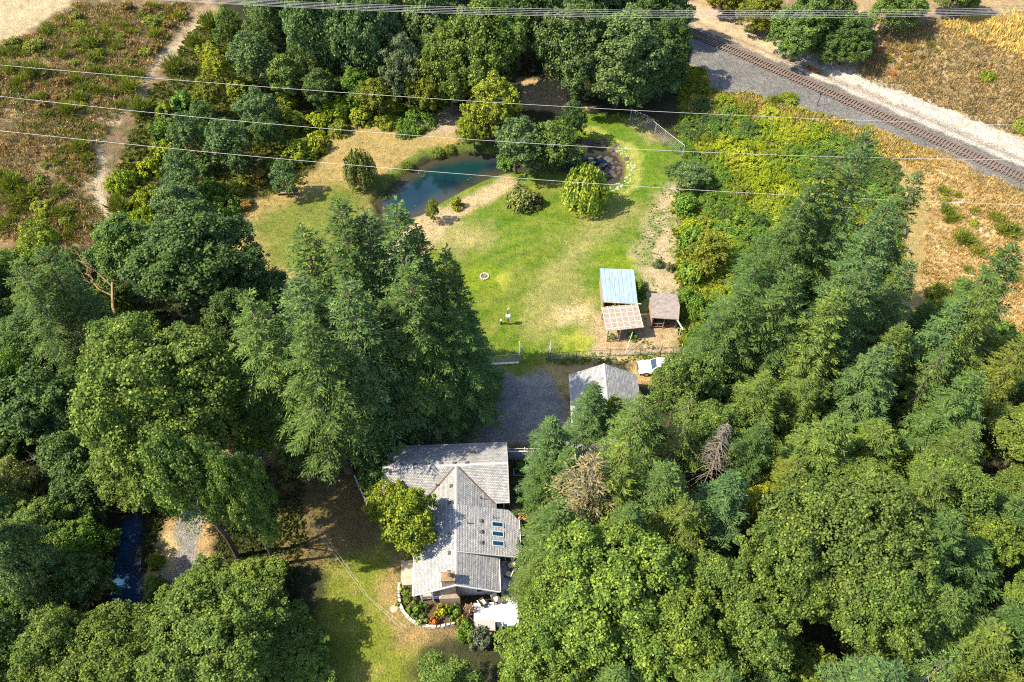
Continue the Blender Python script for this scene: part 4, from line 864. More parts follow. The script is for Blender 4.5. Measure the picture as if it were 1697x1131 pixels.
def willow_crown(name, seed, R, H):
    g = np.random.default_rng(seed); Vs = []
    for k in range(270):
        d = rdir(g, 1, .0)[0]; p = d * np.array([R * .9, R * .9, H * .52]) * g.uniform(.6, 1.0) + np.array([0, 0, H * .46]); L = g.uniform(.35, .8) * p[2]; n = int(L / .16) + 2
        s = np.linspace(0, 1, n); out = np.array([d[0], d[1], 0]) * R * .22
        c = p[None] + out[None] * (s * (1.6 - s))[:, None] + np.array([0, 0, -1.]) * (L * s ** 1.3)[:, None] + g.normal(0, .10, (n, 3)); D = np.array([0, 0, -1.]) + out[None] / (R * .22) * .3 + g.normal(0, .3, (n, 3)); N = np.array([d[0], d[1], .9])[None] + g.normal(0, .45, (n, 3))
        Vs.append(leaves(c, D, N, .44, .22))
    return leaf_mesh(name, Vs, M['leaf'])

def shrub_mesh(name, seed, R, H, n_clump=26, per=46, leaf=.24, up=.45, mat='leaf', crad=.34):
    g = np.random.default_rng(seed); Vs = []
    for k in range(n_clump):
        d = rdir(g, 1, -.05)[0]; p = d * np.array([R, R, H]) * g.uniform(.45, .82); rc = R * crad * g.uniform(.6, 1.2); n = int(per * g.uniform(.7, 1.3))
        q = unit(rdir(g, n) + d * .7 + np.array([0, 0, .3])); C = p + q * rc * g.uniform(.5, 1.05, (n, 1)); C[:, 2] = np.maximum(C[:, 2], .02)
        N = unit(q + np.array([0, 0, up]) + g.normal(0, .45, (n, 3))); s = leaf * g.uniform(.6, 1.3, n); Vs.append(leaves(C, np.cross(N, g.normal(0, 1, (n, 3))), N, s, s * .7))
    return leaf_mesh(name, Vs, M[mat])
def broom_mesh(name, seed, R, H, n=230, mat='leaf', w=.06):
    g = np.random.default_rng(seed); d = rdir(g, n, .25) * np.array([.8, .8, 1]); b0 = g.normal(0, R * .22, (n, 3)); b0[:, 2] = 0
    Vs = []
    for s in (.25, .5, .75, .95):
        c = b0 + d * np.array([R, R, H]) * s; Vs.append(leaves(c, d + g.normal(0, .18, (n, 3)), g.normal(0, 1, (n, 3)) + np.array([0, 0, .4]), H * .34, w * (1.3 if s < .9 else .8)))
    return leaf_mesh(name, Vs, M[mat])
def dead_mesh(name, seed, H, r0, mat, conifer=False, spread=.5):
    g = random.Random(seed); b = MB()
    if conifer:
        b.tube([(0, 0, -.5), (0, 0, H * .5), (.1, 0, H)], [r0, r0 * .6, .03], 7); z = H * .3
        while z < H * .97:
            for _ in range(5):
                a = g.uniform(0, 6.28); L = (1 - z / H) * H * .27 * g.uniform(.6, 1.2) + .5; e = Vector((math.cos(a) * L, math.sin(a) * L, z - L * g.uniform(.05, .55))); s = Vector((0, 0, z)); b.tube([s, s.lerp(e, .5) + Vector((0, 0, .12 * L)), e], [.06, .04, .014], 4, False)
                for _ in range(5):
                    p = s.lerp(e, g.uniform(.35, .95)); b.tube([p, p + Vector((g.uniform(-.5, .5), g.uniform(-.5, .5), g.uniform(-.35, .1)))], [.022, .01], 3, False)
            z += .42
    else:
        def br(p, d, L, r, lev):
            m_ = p + d * L * .5 + Vector((g.uniform(-.1, .1), g.uniform(-.1, .1), g.uniform(-.05, .1))) * L; e = p + d * L + Vector((g.uniform(-.12, .12), g.uniform(-.12, .12), 0)) * L
            b.tube([p, m_, e], [r, r * .8, r * .55], 5, False)
            if lev:
                for _ in range(g.choice((2, 3, 3))):
                    s = g.uniform(.45, 1.0); nd = (d + Vector((g.uniform(-1, 1), g.uniform(-1, 1), g.uniform(-.5, .6))) * (spread + .35)).normalized(); br(p.lerp(e, s), nd, L * g.uniform(.5, .75), r * .55, lev - 1)
        br(Vector((0, 0, -.4)), Vector((.05, .05, 1)).normalized(), H * .42, r0, 5)
    return b.mesh(name, M[mat], True)

# ------------------------------------------------------------------ templates: (crown mesh, trunk mesh, height, radius)
TPL = {}
def add(kind, crown, trunk, H, R): TPL.setdefault(kind, []).append((crown, trunk, H, R))
for k in range(3):
    c, tips = broad_crown('maple_crown', 100 + k, 6.2, 3.2, 17, 10, 350, 104, .28, crad=.13); add('maple', c, limb_trunk('maple_trunk', k, .42, 6, tips), 17, 6.2)
    c, tips = broad_crown('low_maple_crown', 150 + k, 6.0, -.8, 14.5, 12, 380, 96, .30, crad=.125, zmin=-.65); add('lowmaple', c, limb_trunk('low_maple_trunk', 70 + k, .4, 5, tips), 14.5, 6.0)
for k in range(2):
    c, tips = broad_crown('oak_crown', 120 + k, 8.2, 3.2, 19, 16, 580, 104, .28, crad=.10, flat=.75); add('oak', c, limb_trunk('oak_trunk', 20 + k, .55, 6.5, tips, n=13), 19, 8.2)
for k in range(2):
    c, tips = broad_crown('alder_crown', 140 + k, 3.6, .1, 9, 9, 150, 84, .25, crad=.16, zmin=-.6); add('alder', c, limb_trunk('alder_trunk', 40 + k, .2, 2.6, tips, n=7), 9, 3.6)
for k in range(3):
    c, L = conifer_crown('fir_crown', 200 + k, 30, 4.9, gap=.98, nb=9, tw=10.5, needle=.44, wid=.34, ragged=.34, droop=.25); add('fir', c, conifer_trunk('fir_trunk', 30, .42, L), 30, 4.9)
for k in range(2):
    c, L = conifer_crown('tall_fir_crown', 210 + k, 29, 5.2, gap=1.0, nb=9, tw=10.5, needle=.44, wid=.34, ragged=.36, droop=.36, base=.30); add('tallfir', c, conifer_trunk('tall_fir_trunk', 29, .5, L), 29, 5.2)
for k in range(2):
    c, L = conifer_crown('young_fir_crown', 220 + k, 14, 3.0, droop=.12, gap=.5, tw=7.0, needle=.42, base=.05, wid=.34); add('young_fir', c, conifer_trunk('young_fir_trunk', 14, .2, L), 14, 3.0)
for k in range(3):
    c, L = conifer_crown('hemlock_crown', 240 + k, 24, 5.0, droop=.45, gap=.58, nb=7, tw=11, needle=.38, base=.08, wid=.28, hang=.32, ragged=.45); add('hemlock', c, conifer_trunk('hemlock_trunk', 24, .36, L, 'dead' if k == 1 else 'bark', lw=.035), 24, 5.0)
for k in range(2):
    c, L = conifer_crown('sparse_conifer_crown', 260 + k, 22, 4.4, droop=.35, gap=.75, nb=6, tw=5.2, needle=.40, base=.1, wid=.3, hang=.5, ragged=.35); add('sparse', c, conifer_trunk('sparse_conifer_trunk', 22, .32, L, 'dead', 2, .025), 22, 4.4)
c = willow_crown('willow_crown', 300, 3.2, 6.5); tp = [(math.cos(a) * 1.6, math.sin(a) * 1.6, 4.6) for a in range(7)]; add('willow', c, limb_trunk('willow_trunk', 60, .26, 2.4, tp), 6.5, 3.2)
for k in range(3): add('shrub', shrub_mesh('shrub_foliage', 320 + k, 1.5, 1.9, 44, 50, .22), None, 2.2, 1.7)
for k in range(2): add('bramble', shrub_mesh('bramble_foliage', 340 + k, 2.9, 1.2, 96, 40, .2, .9, crad=.17), None, 1.6, 2.7)
for k in range(2): add('broom', broom_mesh('broom_foliage', 360 + k, 1.3, 1.7), None, 1.7, 1.2)
add('small', shrub_mesh('garden_foliage', 380, .5, .55, 14, 34, .12), None, .65, .58)
add('spiky', broom_mesh('spiky_foliage', 381, .5, .6, 90, w=.05), None, .6, .5)
TPL['dead'] = [(None, dead_mesh('dead_branches', 1, 13, .3, 'dead_brown', False, .55), 13, 4)]; TPL['dead_conifer'] = [(None, dead_mesh('dead_conifer', 2, 17, .2, 'dead', True), 17, 3)]; TPL['dead_small'] = [(None, dead_mesh('bare_twigs', 5, 9, .16, 'dead', False, .5), 9, 3)]

NAME = dict(tallfir='fir_tree', maple='maple_tree', lowmaple='maple_tree', oak='oak_tree', alder='alder_tree', fir='fir_tree', young_fir='young_fir_tree', hemlock='hemlock_tree', sparse='dying_conifer', willow='willow_tree', shrub='shrub', bramble='bramble_bush', broom='broom_bush', small='garden_shrub', spiky='spiky_plant', dead='dead_tree', dead_conifer='dead_conifer', dead_small='bare_tree')
CAT = dict(shrub='bush', bramble='bush', broom='bush', small='bush', spiky='plant')
PLACED = []
def plant(kind, x, y, H, R, colr, label, group=None, rz=None, var=.10, z=None, tcol=None):
    tpls = TPL[kind]; crown, trunk, h0, r0 = tpls[rnd.randrange(len(tpls))]
    z = hz(x, y) if z is None else z; rz = rnd.uniform(0, 6.28) if rz is None else rz; v = 1 + rnd.uniform(-var, var); u = 1 + rnd.uniform(-var, var) * .6
    col_ = (colr[0] * v * u, colr[1] * v, colr[2] * v * (2 - u), 1); cat = CAT.get(kind, 'tree')
    if trunk is None or crown is None:
        o = bpy.data.objects.new(NAME[kind], crown or trunk); o.location = (x, y, z - .05); o.rotation_euler = (0, 0, rz); o.scale = (R / r0, R / r0, H / h0); o.color = col_; link(o); tag(o, label, cat, group)
    else:
        e = empty(NAME[kind], (x, y, z - .05), rz, label, cat, group); e.scale = (R / r0, R / r0, H / h0)
        for nm, me in (('trunk', trunk), ('crown', crown)):
            o = bpy.data.objects.new(nm, me); o.color = col_; link(o, e)
    PLACED.append((x, y, R)); return

# base colours of the foliage
FIR = (.066, .112, .032); BFIR = (.072, .122, .044); GFIR = (.088, .132, .032); HEM = (.098, .142, .032); YHEM = (.118, .148, .028); MAP = (.096, .148, .036); YMAP = (.112, .158, .028); DMAP = (.064, .108, .032); BMAP = (.094, .146, .054)
OAK = (.098, .142, .030); YEL = (.225, .245, .022); OLV = (0.150, 0.170, 0.024); YOLV = (.168, .208, .024); IVY = (0.095, 0.165, 0.026); BRM = (0.130, 0.155, 0.022); BRA = (0.180, 0.235, 0.016); BRY = (.250, .275, .026); DRYB = (0.200, 0.135, 0.043); REDB = (0.360, 0.130, 0.036); WIL = (0.220, 0.270, 0.036)

def tip(kind, px, py, H, R, colr, label, group=None):      # placed by where its tip shows
    z = 0
    for _ in range(4): x, y = ray(px, py, z + H); z = hz(x, y)
    plant(kind, x, y, H, R, colr, label, group)
def mid(kind, px, py, H, rpx, colr, label, group=None, zc=.6):   # placed by where the middle of its crown shows; radius in photo pixels
    z = 0
    for _ in range(4): x, y = ray(px, py, z + H * zc); z = hz(x, y)
    plant(kind, x, y, H, rpx / pxm(x, y, z + H * zc), colr, label, group)

# the big stand of firs left of the driveway
for t in ((655, 334, 31, 5.6, BFIR, 'tall blue green fir, its tip overlapping the left end of the pond'), (560, 332, 31, 5.8, FIR, 'tall dark fir at the upper left of the big stand'), (605, 352, 29, 5.6, BFIR, 'fir between the two tallest tips of the big stand'),
          (500, 372, 27, 5.6, GFIR, 'olive fir on the left shoulder of the big stand'), (690, 378, 27, 4.4, FIR, 'narrow fir right of the tallest tip, beside bare earth'), (738, 410, 25, 3.6, FIR, 'thin dark fir tip standing against the lawn'), (752, 432, 22, 3.2, FIR, 'short thin fir tip in front of the lawn'),
          (776, 520, 15, 3.8, FIR, 'fir at the right edge of the big stand, level with the lawn post'), (640, 500, 21, 5.4, BFIR, 'fir in the middle of the big stand with bright shoots'), (540, 500, 22, 5.6, GFIR, 'broad olive fir in the left middle of the big stand'), (712, 545, 17, 4.6, FIR, 'dark fir in the right middle of the big stand'),
          (765, 565, 14, 4.2, FIR, 'low fir whose branches hang over the gravel driveway'), (480, 590, 18, 4.4, GFIR, 'short olive fir between the maple and the big stand')):
    tip('fir', *t)
plant('tallfir', -18.6, 46.6, 27, 5.4, FIR, 'high crowned fir nearest the left end of the wing roof'); plant('tallfir', -24.2, 49.5, 27, 4.8, GFIR, 'high crowned olive fir beside the largest bright maple'); plant('tallfir', -15.4, 51.0, 27, 5.4, BFIR, 'pale tipped fir behind the left end of the wing roof'); plant('tallfir', -20.4, 52.5, 26, 5.4, BFIR, 'blue green fir in the heart of the big stand'); plant('tallfir', -9.8, 53.0, 27, 5.0, FIR, 'bushy fir close behind the middle of the wing roof'); plant('tallfir', -5.8, 53.4, 20, 4.4, FIR, 'fir hanging over the driveway corner of the wing roof'); mid('maple', 612, 752, 7, 40, DMAP, 'shaded broadleaf tree at the top of the dark yard')
# left side
mid('maple', 325, 440, 19, 118, DMAP, 'large dark maple above the bright maple'); mid('maple', 215, 425, 15, 70, MAP, 'grey green maple at the foot of the dirt path'); mid('maple', 420, 475, 14, 62, DMAP, 'thin dark maple at the edge of the tan meadow'); mid('maple', 395, 545, 15, 58, DMAP, 'dark maple squeezed between bright maple and firs')
mid('oak', 272, 668, 23, 150, OAK, 'largest bright maple, spreading over the left of the road'); mid('maple', 215, 610, 18, 80, OAK, 'upper left shoulder maple beside the dead branches'); mid('maple', 405, 838, 22, 56, OAK, 'maple lobe drooping into the dark yard'); mid('maple', 235, 770, 14, 85, OAK, 'maple over the far end of the creek'); mid('maple', 325, 812, 24, 76, MAP, 'pale green maple hiding the bend of the gravel road')
mid('oak', 345, 1070, 12, 132, OAK, 'broad bright maple at the bottom beside the front lawn'); mid('oak', 190, 1090, 12, 112, OAK, 'broad maple at the bottom in front of the creek'); mid('maple', 100, 1075, 12, 78, OAK, 'bright maple at the bottom left corner')
mid('lowmaple', 420, 975, 5, 66, OAK, 'upper low maple in front of the gravel road'); mid('lowmaple', 330, 985, 6, 70, OAK, 'low maple below the gravel road bend'); mid('lowmaple', 480, 1060, 5, 66, OAK, 'lower right maple touching the front lawn'); mid('lowmaple', 500, 1125, 5, 60, OAK, 'maple at the bottom edge below the front lawn'); mid('maple', 35, 930, 16, 62, BMAP, 'silvery maple on the left edge below the bare twigs')
tip('hemlock', 60, 405, 22, 5.2, FIR, 'dark drooping conifer on the left edge'); tip('hemlock', 20, 430, 22, 5.0, FIR, 'dark conifer cut off by the left edge'); tip('hemlock', 120, 470, 17, 4.0, FIR, 'dark conifer behind the bare brown branches')
mid('alder', 175, 500, 9, 36, IVY, 'green tree behind the bare brown branches'); mid('alder', 110, 520, 8, 34, DMAP, 'dark tree left of the bare brown branches'); mid('shrub', 240, 385, 4, 26, IVY, 'green bush at the end of the dirt path'); mid('alder', 60, 660, 12, 82, DMAP, 'dark domed tree below the left conifers'); mid('alder', 130, 690, 9, 50, DMAP, 'dark round tree left of the bright maple'); mid('alder', 25, 610, 10, 40, IVY, 'pale leaved tree on the left edge above the dark dome')
tip('dead', 128, 425, 18, 6.5, DRYB, 'bare brown dead tree with mossy crooked branches'); tip('dead_small', 145, 560, 11, 2.6, DRYB, 'thin grey dead trunk beside the bright maple'); tip('dead_small', 45, 735, 11, 3.4, DRYB, 'pale bare twigs of a dying tree on the left edge')
mid('alder', 20, 790, 10, 40, (.19, .20, .06), 'straw coloured sparse tree on the left edge'); mid('alder', 140, 810, 9, 60, DMAP, 'dark shaded tree left of the creek head'); mid('alder', 105, 750, 9, 55, DMAP, 'dark tree below the dark dome'); mid('alder', 140, 900, 9, 50, IVY, 'leafy tree on the left bank of the creek'); mid('alder', 125, 960, 9, 52, DMAP, 'dark tree overhanging the left creek bank'); mid('alder', 75, 1010, 9, 50, DMAP, 'dark tree in the hollow at lower left')
mid('alder', 60, 400, 9, 40, YOLV, 'yellow green tree at the lower end of the scrub hill'); mid('alder', 170, 720, 9, 36, YOLV, 'small yellow leaved tree at the left foot of the maple')
mid('alder', 15, 1060, 10, 50, DMAP, 'dark tree filling the bottom left corner'); mid('shrub', 248, 965, 3, 26, IVY, 'dark bush between creek and gravel road'); mid('shrub', 252, 925, 2.4, 18, YOLV, 'light green bush between creek and road'); mid('shrub', 243, 1000, 3, 22, DMAP, 'dark bush on the creek bank below the light one'); mid('shrub', 275, 830, 3, 26, IVY, 'bush at the head of the creek')
# small tree by the house and yard shrubs
mid('alder', 670, 852, 10.5, 60, YOLV, 'sunlit yellow green tree against the left house wall'); mid('alder', 640, 825, 6.5, 42, YOLV, 'left half of the pair of yellow green trees by the house'); mid('alder', 628, 790, 6, 38, DMAP, 'shaded tree behind the yellow green pair by the house')
for q in (('small', 678, 985, 1.6, 12, IVY, 'round dark green shrub at the back of the front garden'), ('small', 684, 1005, 1.3, 12, (.13, .20, .025), 'bright green shrub by the curved stone wall'), ('small', 699, 1025, 1.1, 11, (.13, .18, .05), 'pale green shrub low in the garden bend'), ('small', 733, 1006, 1.5, 12, YEL, 'vivid yellow shrub under the chimney'), ('small', 719, 1025, 1.2, 8, REDB, 'round rust red shrub in the front garden'), ('small', 752, 1008, 1.5, 12, IVY, 'green shrub right of the yellow one'), ('small', 700, 1004, 1.0, 9, DMAP, 'dark low shrub in the garden shade'), ('spiky', 777, 1010, 1.4, 8, (.42, .30, .28), 'pink flowering stems beside the deck'), ('small', 765, 1026, 1.3, 10, (.15, .19, .03), 'light shrub at the near end of the garden'), ('shrub', 772, 1042, 2.4, 17, IVY, 'green bush at the near left deck corner'), ('shrub', 797, 1052, 2.6, 18, (.10, .115, .08), 'grey leaved bush in front of the taupe cabinet'), ('small', 667, 975, .8, 7, (.30, .32, .10), 'pale variegated plant at the top of the stone wall'), ('small', 672, 917, 1.0, 9, (.2, .25, .06), 'low pale plant at the head of the paved strip'), ('small', 660, 999, .7, 6, IVY, 'tuft of green beside the stone wall outside'), ('small', 869, 928, 2.2, 13, (.17, .13, .05), 'brownish shrub at the corner of the skylight roof'),
          ('small', 868, 772, 1.4, 16, IVY, 'green hedge shrub below the white board fence'), ('small', 857, 770, 1.2, 10, DMAP, 'dark shrub at the house end of the board fence'), ('small', 885, 770, 1.3, 12, IVY, 'shrub at the tree end of the board fence')):
    mid(q[0], q[1], q[2], q[3] * 1.3, q[4] * (1.4 if 660 < q[1] < 800 and q[2] > 970 else 1.1), *q[5:])
# pond trees
mid('alder', 812, 182, 13, 50, (.17, .20, .026), 'tall yellow green tree at the back of the pond'); mid('alder', 785, 222, 7, 30, YOLV, 'low yellow green tree on the far pond bank'); mid('alder', 855, 230, 11, 46, BMAP, 'dense blue green tree behind the pond middle'); mid('alder', 922, 234, 10, 48, MAP, 'mid green tree over the narrow part of the pond'); mid('shrub', 840, 268, 3, 24, IVY, 'ivy green bush at the water under the blue green pond tree'); mid('alder', 895, 256, 6, 32, OAK, 'low green tree leaning on the pond narrows'); mid('alder', 945, 205, 9, 26, DMAP, 'dark small tree behind the mid green pond tree')
mid('willow', 971, 302, 8, 40, WIL, 'weeping willow on the lawn beside the right end of the pond'); mid('willow', 594, 272, 7, 30, (.13, .15, .04), 'small dark weeping willow on the tan meadow'); mid('shrub', 866, 316, 4.4, 34, (.14, .15, .045), 'olive round bush on the lawn in front of the pond')
mid('shrub', 885, 325, 3, 20, (.10, .115, .04), 'darker low bush at the right side of the olive bush')
mid('alder', 716, 345, 4.6, 13, (.13, .16, .03), 'tiny upright tree on the bare pond bank'); mid('shrub', 757, 331, 2.8, 14, (.17, .21, .02), 'small round bright bush on the bare pond bank'); mid('alder', 469, 290, 7, 27, BMAP, 'round green tree behind the timber bench')
mid('shrub', 1062, 470, 4, 16, IVY, 'green bush between the metal roof shelter and brown shed'); mid('shrub', 1092, 430, 2, 12, (.10, .13, .06), 'grey green clump on the bare strip above the sheds'); mid('shrub', 1112, 440, 1.6, 9, (.06, .07, .04), 'dark small clump beside the grey green one'); mid('small', 1050, 553, 1.6, 12, IVY, 'shrub in the shade below the pergola'); mid('small', 1015, 555, 1.3, 8, IVY, 'shrub inside the pergola corner')
# tall trees along the top
TOPG = 'trees of the upper wood'
for q in (('lowmaple', 1030, 80, 18, 88, BMAP, 'huge pale green maple left of the railway'), ('lowmaple', 950, 70, 20, 66, BMAP, 'maple left of the huge pale one'), ('lowmaple', 1105, 75, 15, 56, DMAP, 'dark maple shading the railway'), ('lowmaple', 1070, 125, 9, 52, BMAP, 'lower bough maple at the feet of the huge pale one'), ('lowmaple', 800, 75, 20, 75, OAK, 'broad grey green maple behind the pond trees'), ('lowmaple', 745, 105, 16, 55, OAK, 'maple behind the ivy patch, left of pond trees'), ('alder', 672, 105, 15, 42, (.11, .14, .075), 'silvery willow like tree in the upper wood'), ('alder', 705, 130, 12, 38, OLV, 'olive tree right of the silvery one'),
          ('lowmaple', 600, 40, 22, 62, BMAP, 'blue shaded tree in the deep upper wood'), ('lowmaple', 520, 30, 22, 55, BMAP, 'blue green tree beside the deep shaded gap'), ('fir', 640, -20, 24, 60, BFIR, 'shaded conifer at the top of the deep wood'), ('lowmaple', 440, 25, 16, 48, BMAP, 'blue green maple at the top of the brush slope'), ('lowmaple', 860, 10, 20, 70, DMAP, 'dark maple on the top edge over the pond'), ('lowmaple', 720, 10, 21, 70, BMAP, 'blue green maple on the top edge'), ('lowmaple', 970, -10, 20, 70, BMAP, 'pale maple on the top edge beside the huge one'), ('lowmaple', 1085, -5, 16, 62, DMAP, 'dark maple on the top edge above the railway bend'),
          ('lowmaple', 1325, 45, 11, 55, MAP, 'rounded maple across the railway, on the far bank'), ('lowmaple', 1372, 72, 7, 34, DMAP, 'low dark maple at the right foot of the far bank maple'), ('lowmaple', 1262, 8, 9, 42, OLV, 'olive maple left of the far bank maple'), ('lowmaple', 1425, 18, 10, 46, DMAP, 'dark maple right of the far bank maple'), ('lowmaple', 1500, -10, 10, 48, MAP, 'maple at the top edge near the golden field'), ('lowmaple', 1590, -22, 9, 44, MAP, 'maple at the top edge above the golden field'), ('lowmaple', 1380, -20, 16, 58, MAP, 'maple on the top edge behind the far bank'), ('lowmaple', 1205, -35, 10, 50, OLV, 'olive maple at the top edge over the track bend')):
    mid(*q)
# brush between path and pond: countable trees and bushes
BR = [('alder', 375, 40, 9, 26, MAP), ('alder', 424, 92, 12, 46, BMAP), ('alder', 509, 58, 8, 26, YOLV), ('alder', 470, 120, 10, 36, MAP), ('alder', 528, 140, 9, 34, DMAP), ('alder', 361, 105, 7, 24, YEL), ('alder', 424, 175, 9, 38, BMAP), ('shrub', 300, 160, 5, 34, IVY), ('alder', 336, 192, 7, 28, MAP), ('alder', 378, 235, 10, 44, BMAP), ('alder', 310, 215, 9, 32, BMAP), ('alder', 296, 282, 9, 36, BMAP), ('alder', 290, 330, 9, 46, BMAP), ('bramble', 368, 335, 3, 36, IVY), ('shrub', 488, 240, 4, 40, YOLV), ('shrub', 520, 228, 4, 26, YEL), ('shrub', 460, 262, 4, 26, YOLV), ('bramble', 195, 290, 3, 30, BRA), ('broom', 192, 335, 3, 20, BRM), ('broom', 226, 168, 3, 20, BRM), ('broom', 285, 100, 3, 20, BRM), ('broom', 320, 62, 3, 16, BRM), ('broom', 345, 30, 3, 20, BRM), ('shrub', 395, 65, 5, 26, MAP), ('alder', 560, 95, 10, 34, DMAP), ('alder', 590, 140, 8, 32, IVY), ('alder', 625, 155, 8, 34, OLV), ('shrub', 555, 170, 5, 32, BRA), ('shrub', 600, 180, 4, 28, YOLV), ('shrub', 650, 165, 4, 26, BRA), ('bramble', 690, 190, 3.5, 34, IVY), ('bramble', 672, 205, 3, 22, IVY), ('shrub', 480, 185, 5, 32, OLV), ('shrub', 520, 195, 4, 30, BRA), ('shrub', 560, 205, 3, 24, OLV), ('alder', 440, 215, 8, 28, DMAP), ('bramble', 240, 320, 3, 30, BRA), ('bramble', 230, 355, 3, 28, BRA), ('shrub', 390, 300, 3, 22, OLV), ('shrub', 430, 285, 3, 18, DRYB), ('shrub', 405, 335, 2, 14, DRYB), ('alder', 340, 150, 8, 30, OLV), ('shrub', 390, 135, 4, 26, YOLV), ('shrub', 270, 175, 4, 24, YOLV), ('shrub', 340, 75, 4, 24, YOLV), ('shrub', 265, 240, 4, 26, BRA), ('shrub', 240, 268, 3.5, 24, BRA), ('shrub', 335, 265, 4, 26, DMAP), ('bramble', 345, 305, 3, 26, IVY), ('shrub', 730, 150, 4, 24, OLV), ('shrub', 700, 160, 4, 24, DMAP), ('bramble', 640, 190, 3, 26, YOLV), ('alder', 570, 60, 9, 30, DMAP), ('alder', 620, 105, 10, 32, DMAP), ('shrub', 260, 205, 4, 24, IVY), ('shrub', 470, 155, 4, 24, YOLV), ('shrub', 640, 140, 5, 30, YOLV), ('alder', 535, 100, 9, 28, OLV)]
cn = lambda c: {(.066, .112, .040): 'dark blue green', (.165, .215, .024): 'fresh green', BMAP: 'blue green', MAP: 'mid green', YOLV: 'yellow green', DMAP: 'dark green', YEL: 'bright yellow', IVY: 'ivy green', BRA: 'lime green', BRM: 'wispy olive', OLV: 'olive', DRYB: 'dry brown', BRY: 'golden yellow', REDB: 'rusty red', GFIR: 'grass green', FIR: 'dark green', BFIR: 'blue green', HEM: 'light green', YHEM: 'yellowish', OAK: 'bright green', YMAP: 'lime'}.get(c, 'green')
WORD = dict(tallfir='tall fir', lowmaple='low branched maple', alder='round broadleaf tree', shrub='bush', bramble='bramble mound', broom='broom bush', young_fir='young fir', fir='tall fir', hemlock='drooping hemlock', maple='spreading maple', oak='wide maple', sparse='thin grey twigged conifer')
for q in BR: mid(*q, f'{cn(q[5])} {WORD[q[0]]} on the brushy slope between dirt path and pond', f'{cn(q[5])} {WORD[q[0]]}s on the brushy slope')
for q in (('bramble', 700, 290, 1.2, 14, (.14, .19, .03)), ('bramble', 655, 315, 1.2, 14, IVY), ('bramble', 675, 275, 1.2, 12, (.13, .17, .03)), ('bramble', 725, 250, 1.2, 14, (.13, .18, .03)), ('bramble', 745, 243, 1.1, 12, OLV), ('bramble', 635, 325, 1.3, 14, DMAP), ('bramble', 640, 345, 1.3, 12, BRA)): mid(*q, 'low green growth along the far left bank of the pond', 'low growth along the far pond bank')
# right hand conifers
for q in (('fir', 1442, 216, 30, 4.6, (.066, .112, .040), 'tallest fir, its tip reaching the railway ballast'), ('fir', 1526, 282, 27, 4.4, (.066, .112, .040), 'second tall fir, standing against the golden slope'), ('fir', 1375, 262, 27, 4.6, FIR, 'fir left of the tallest one, among yellow brambles'), ('hemlock', 1340, 310, 24, 4.6, FIR, 'ragged fir with pale bare twigs over the brambles'), ('fir', 1478, 330, 26, 4.6, (.066, .112, .040), 'fir between the two tallest tips'), ('hemlock', 1270, 385, 21, 4.2, FIR, 'leaning twiggy fir at the bramble edge'), ('fir', 1450, 432, 22, 4.6, (.066, .112, .040), 'blue tinted fir below the two tallest'), ('fir', 1512, 430, 20, 4.2, BFIR, 'blue tinted fir beside the bare slope'), ('fir', 1395, 480, 20, 4.6, GFIR, 'broad green fir left of the blue ones'), ('fir', 1320, 440, 21, 4.6, FIR, 'dark ragged conifer above the dead snag'), ('fir', 1235, 480, 18, 4.2, FIR, 'dark conifer at the edge of the brambles near the shed'), ('hemlock', 1190, 520, 14, 3.6, FIR, 'dark blue spruce right of the brown shed'),
          ('fir', 1600, 500, 17, 4.4, BFIR, 'blue fir below the dry slope'), ('fir', 1685, 405, 21, 4.6, FIR, 'tall fir on the right edge below the slope'), ('hemlock', 1650, 470, 20, 5.0, GFIR, 'green conifer inside the right edge'), ('fir', 985, 636, 13, 3.2, BFIR, 'fir tip overlapping the garage roof'), ('fir', 915, 695, 14, 3.6, BFIR, 'blue green fir at the driveway edge below the garage'), ('hemlock', 1065, 655, 18, 4.6, GFIR, 'light green conifer right of the garage roof'), ('fir', 945, 745, 13, 3.4, FIR, 'fir beside the white board fence'), ('fir', 905, 770, 10, 3.0, FIR, 'small fir near the garden frame'), ('fir', 925, 838, 15, 4.2, FIR, 'dark fir right of the skylights'), ('hemlock', 1030, 740, 18, 4.8, HEM, 'light drooping conifer beside the brown dying one'), ('sparse', 985, 760, 17, 5.4, (.16, .13, .075), 'brown dying conifer right of the house'), ('fir', 1110, 770, 17, 4.4, FIR, 'fir right of the light drooping conifer'), ('fir', 890, 935, 9, 2.8, GFIR, 'small fir touching the edge of the deck'), ('hemlock', 1140, 830, 15, 4.4, HEM, 'pale drooping conifer above the bottom maple')):
    tip(*q)
tip('dead_conifer', 1207, 698, 15, 2.3, DRYB, 'grey dead conifer snag in the middle of the forest')
for q in (('maple', 1124, 645, 13, 54, MAP, 'pale green maple hiding the rear of the pickup'), ('alder', 1020, 690, 9, 30, YMAP, 'lime green small tree beside the garage'), ('oak', 1010, 990, 17, 150, YMAP, 'bright maple right of the deck'), ('maple', 900, 1080, 14, 85, YMAP, 'bright maple at the bottom edge below the deck'), ('maple', 1120, 1060, 15, 95, YMAP, 'bright maple at the bottom right of the deck maple'), ('oak', 1390, 900, 19, 150, (.090, .134, .034), 'widest green oak in the lower right forest'), ('maple', 1290, 960, 17, 95, OAK, 'oak on the left side of the widest oak'), ('maple', 1450, 1010, 16, 95, OAK, 'oak below the widest oak'), ('alder', 1255, 840, 13, 32, YEL, 'yellow leaved tree left of the widest oak'), ('maple', 1185, 985, 14, 70, MAP, 'pale maple in the hollow right of the bright one'), ('maple', 1240, 1060, 14, 80, MAP, 'maple at the bottom edge below the hollow')):
    mid(*q)
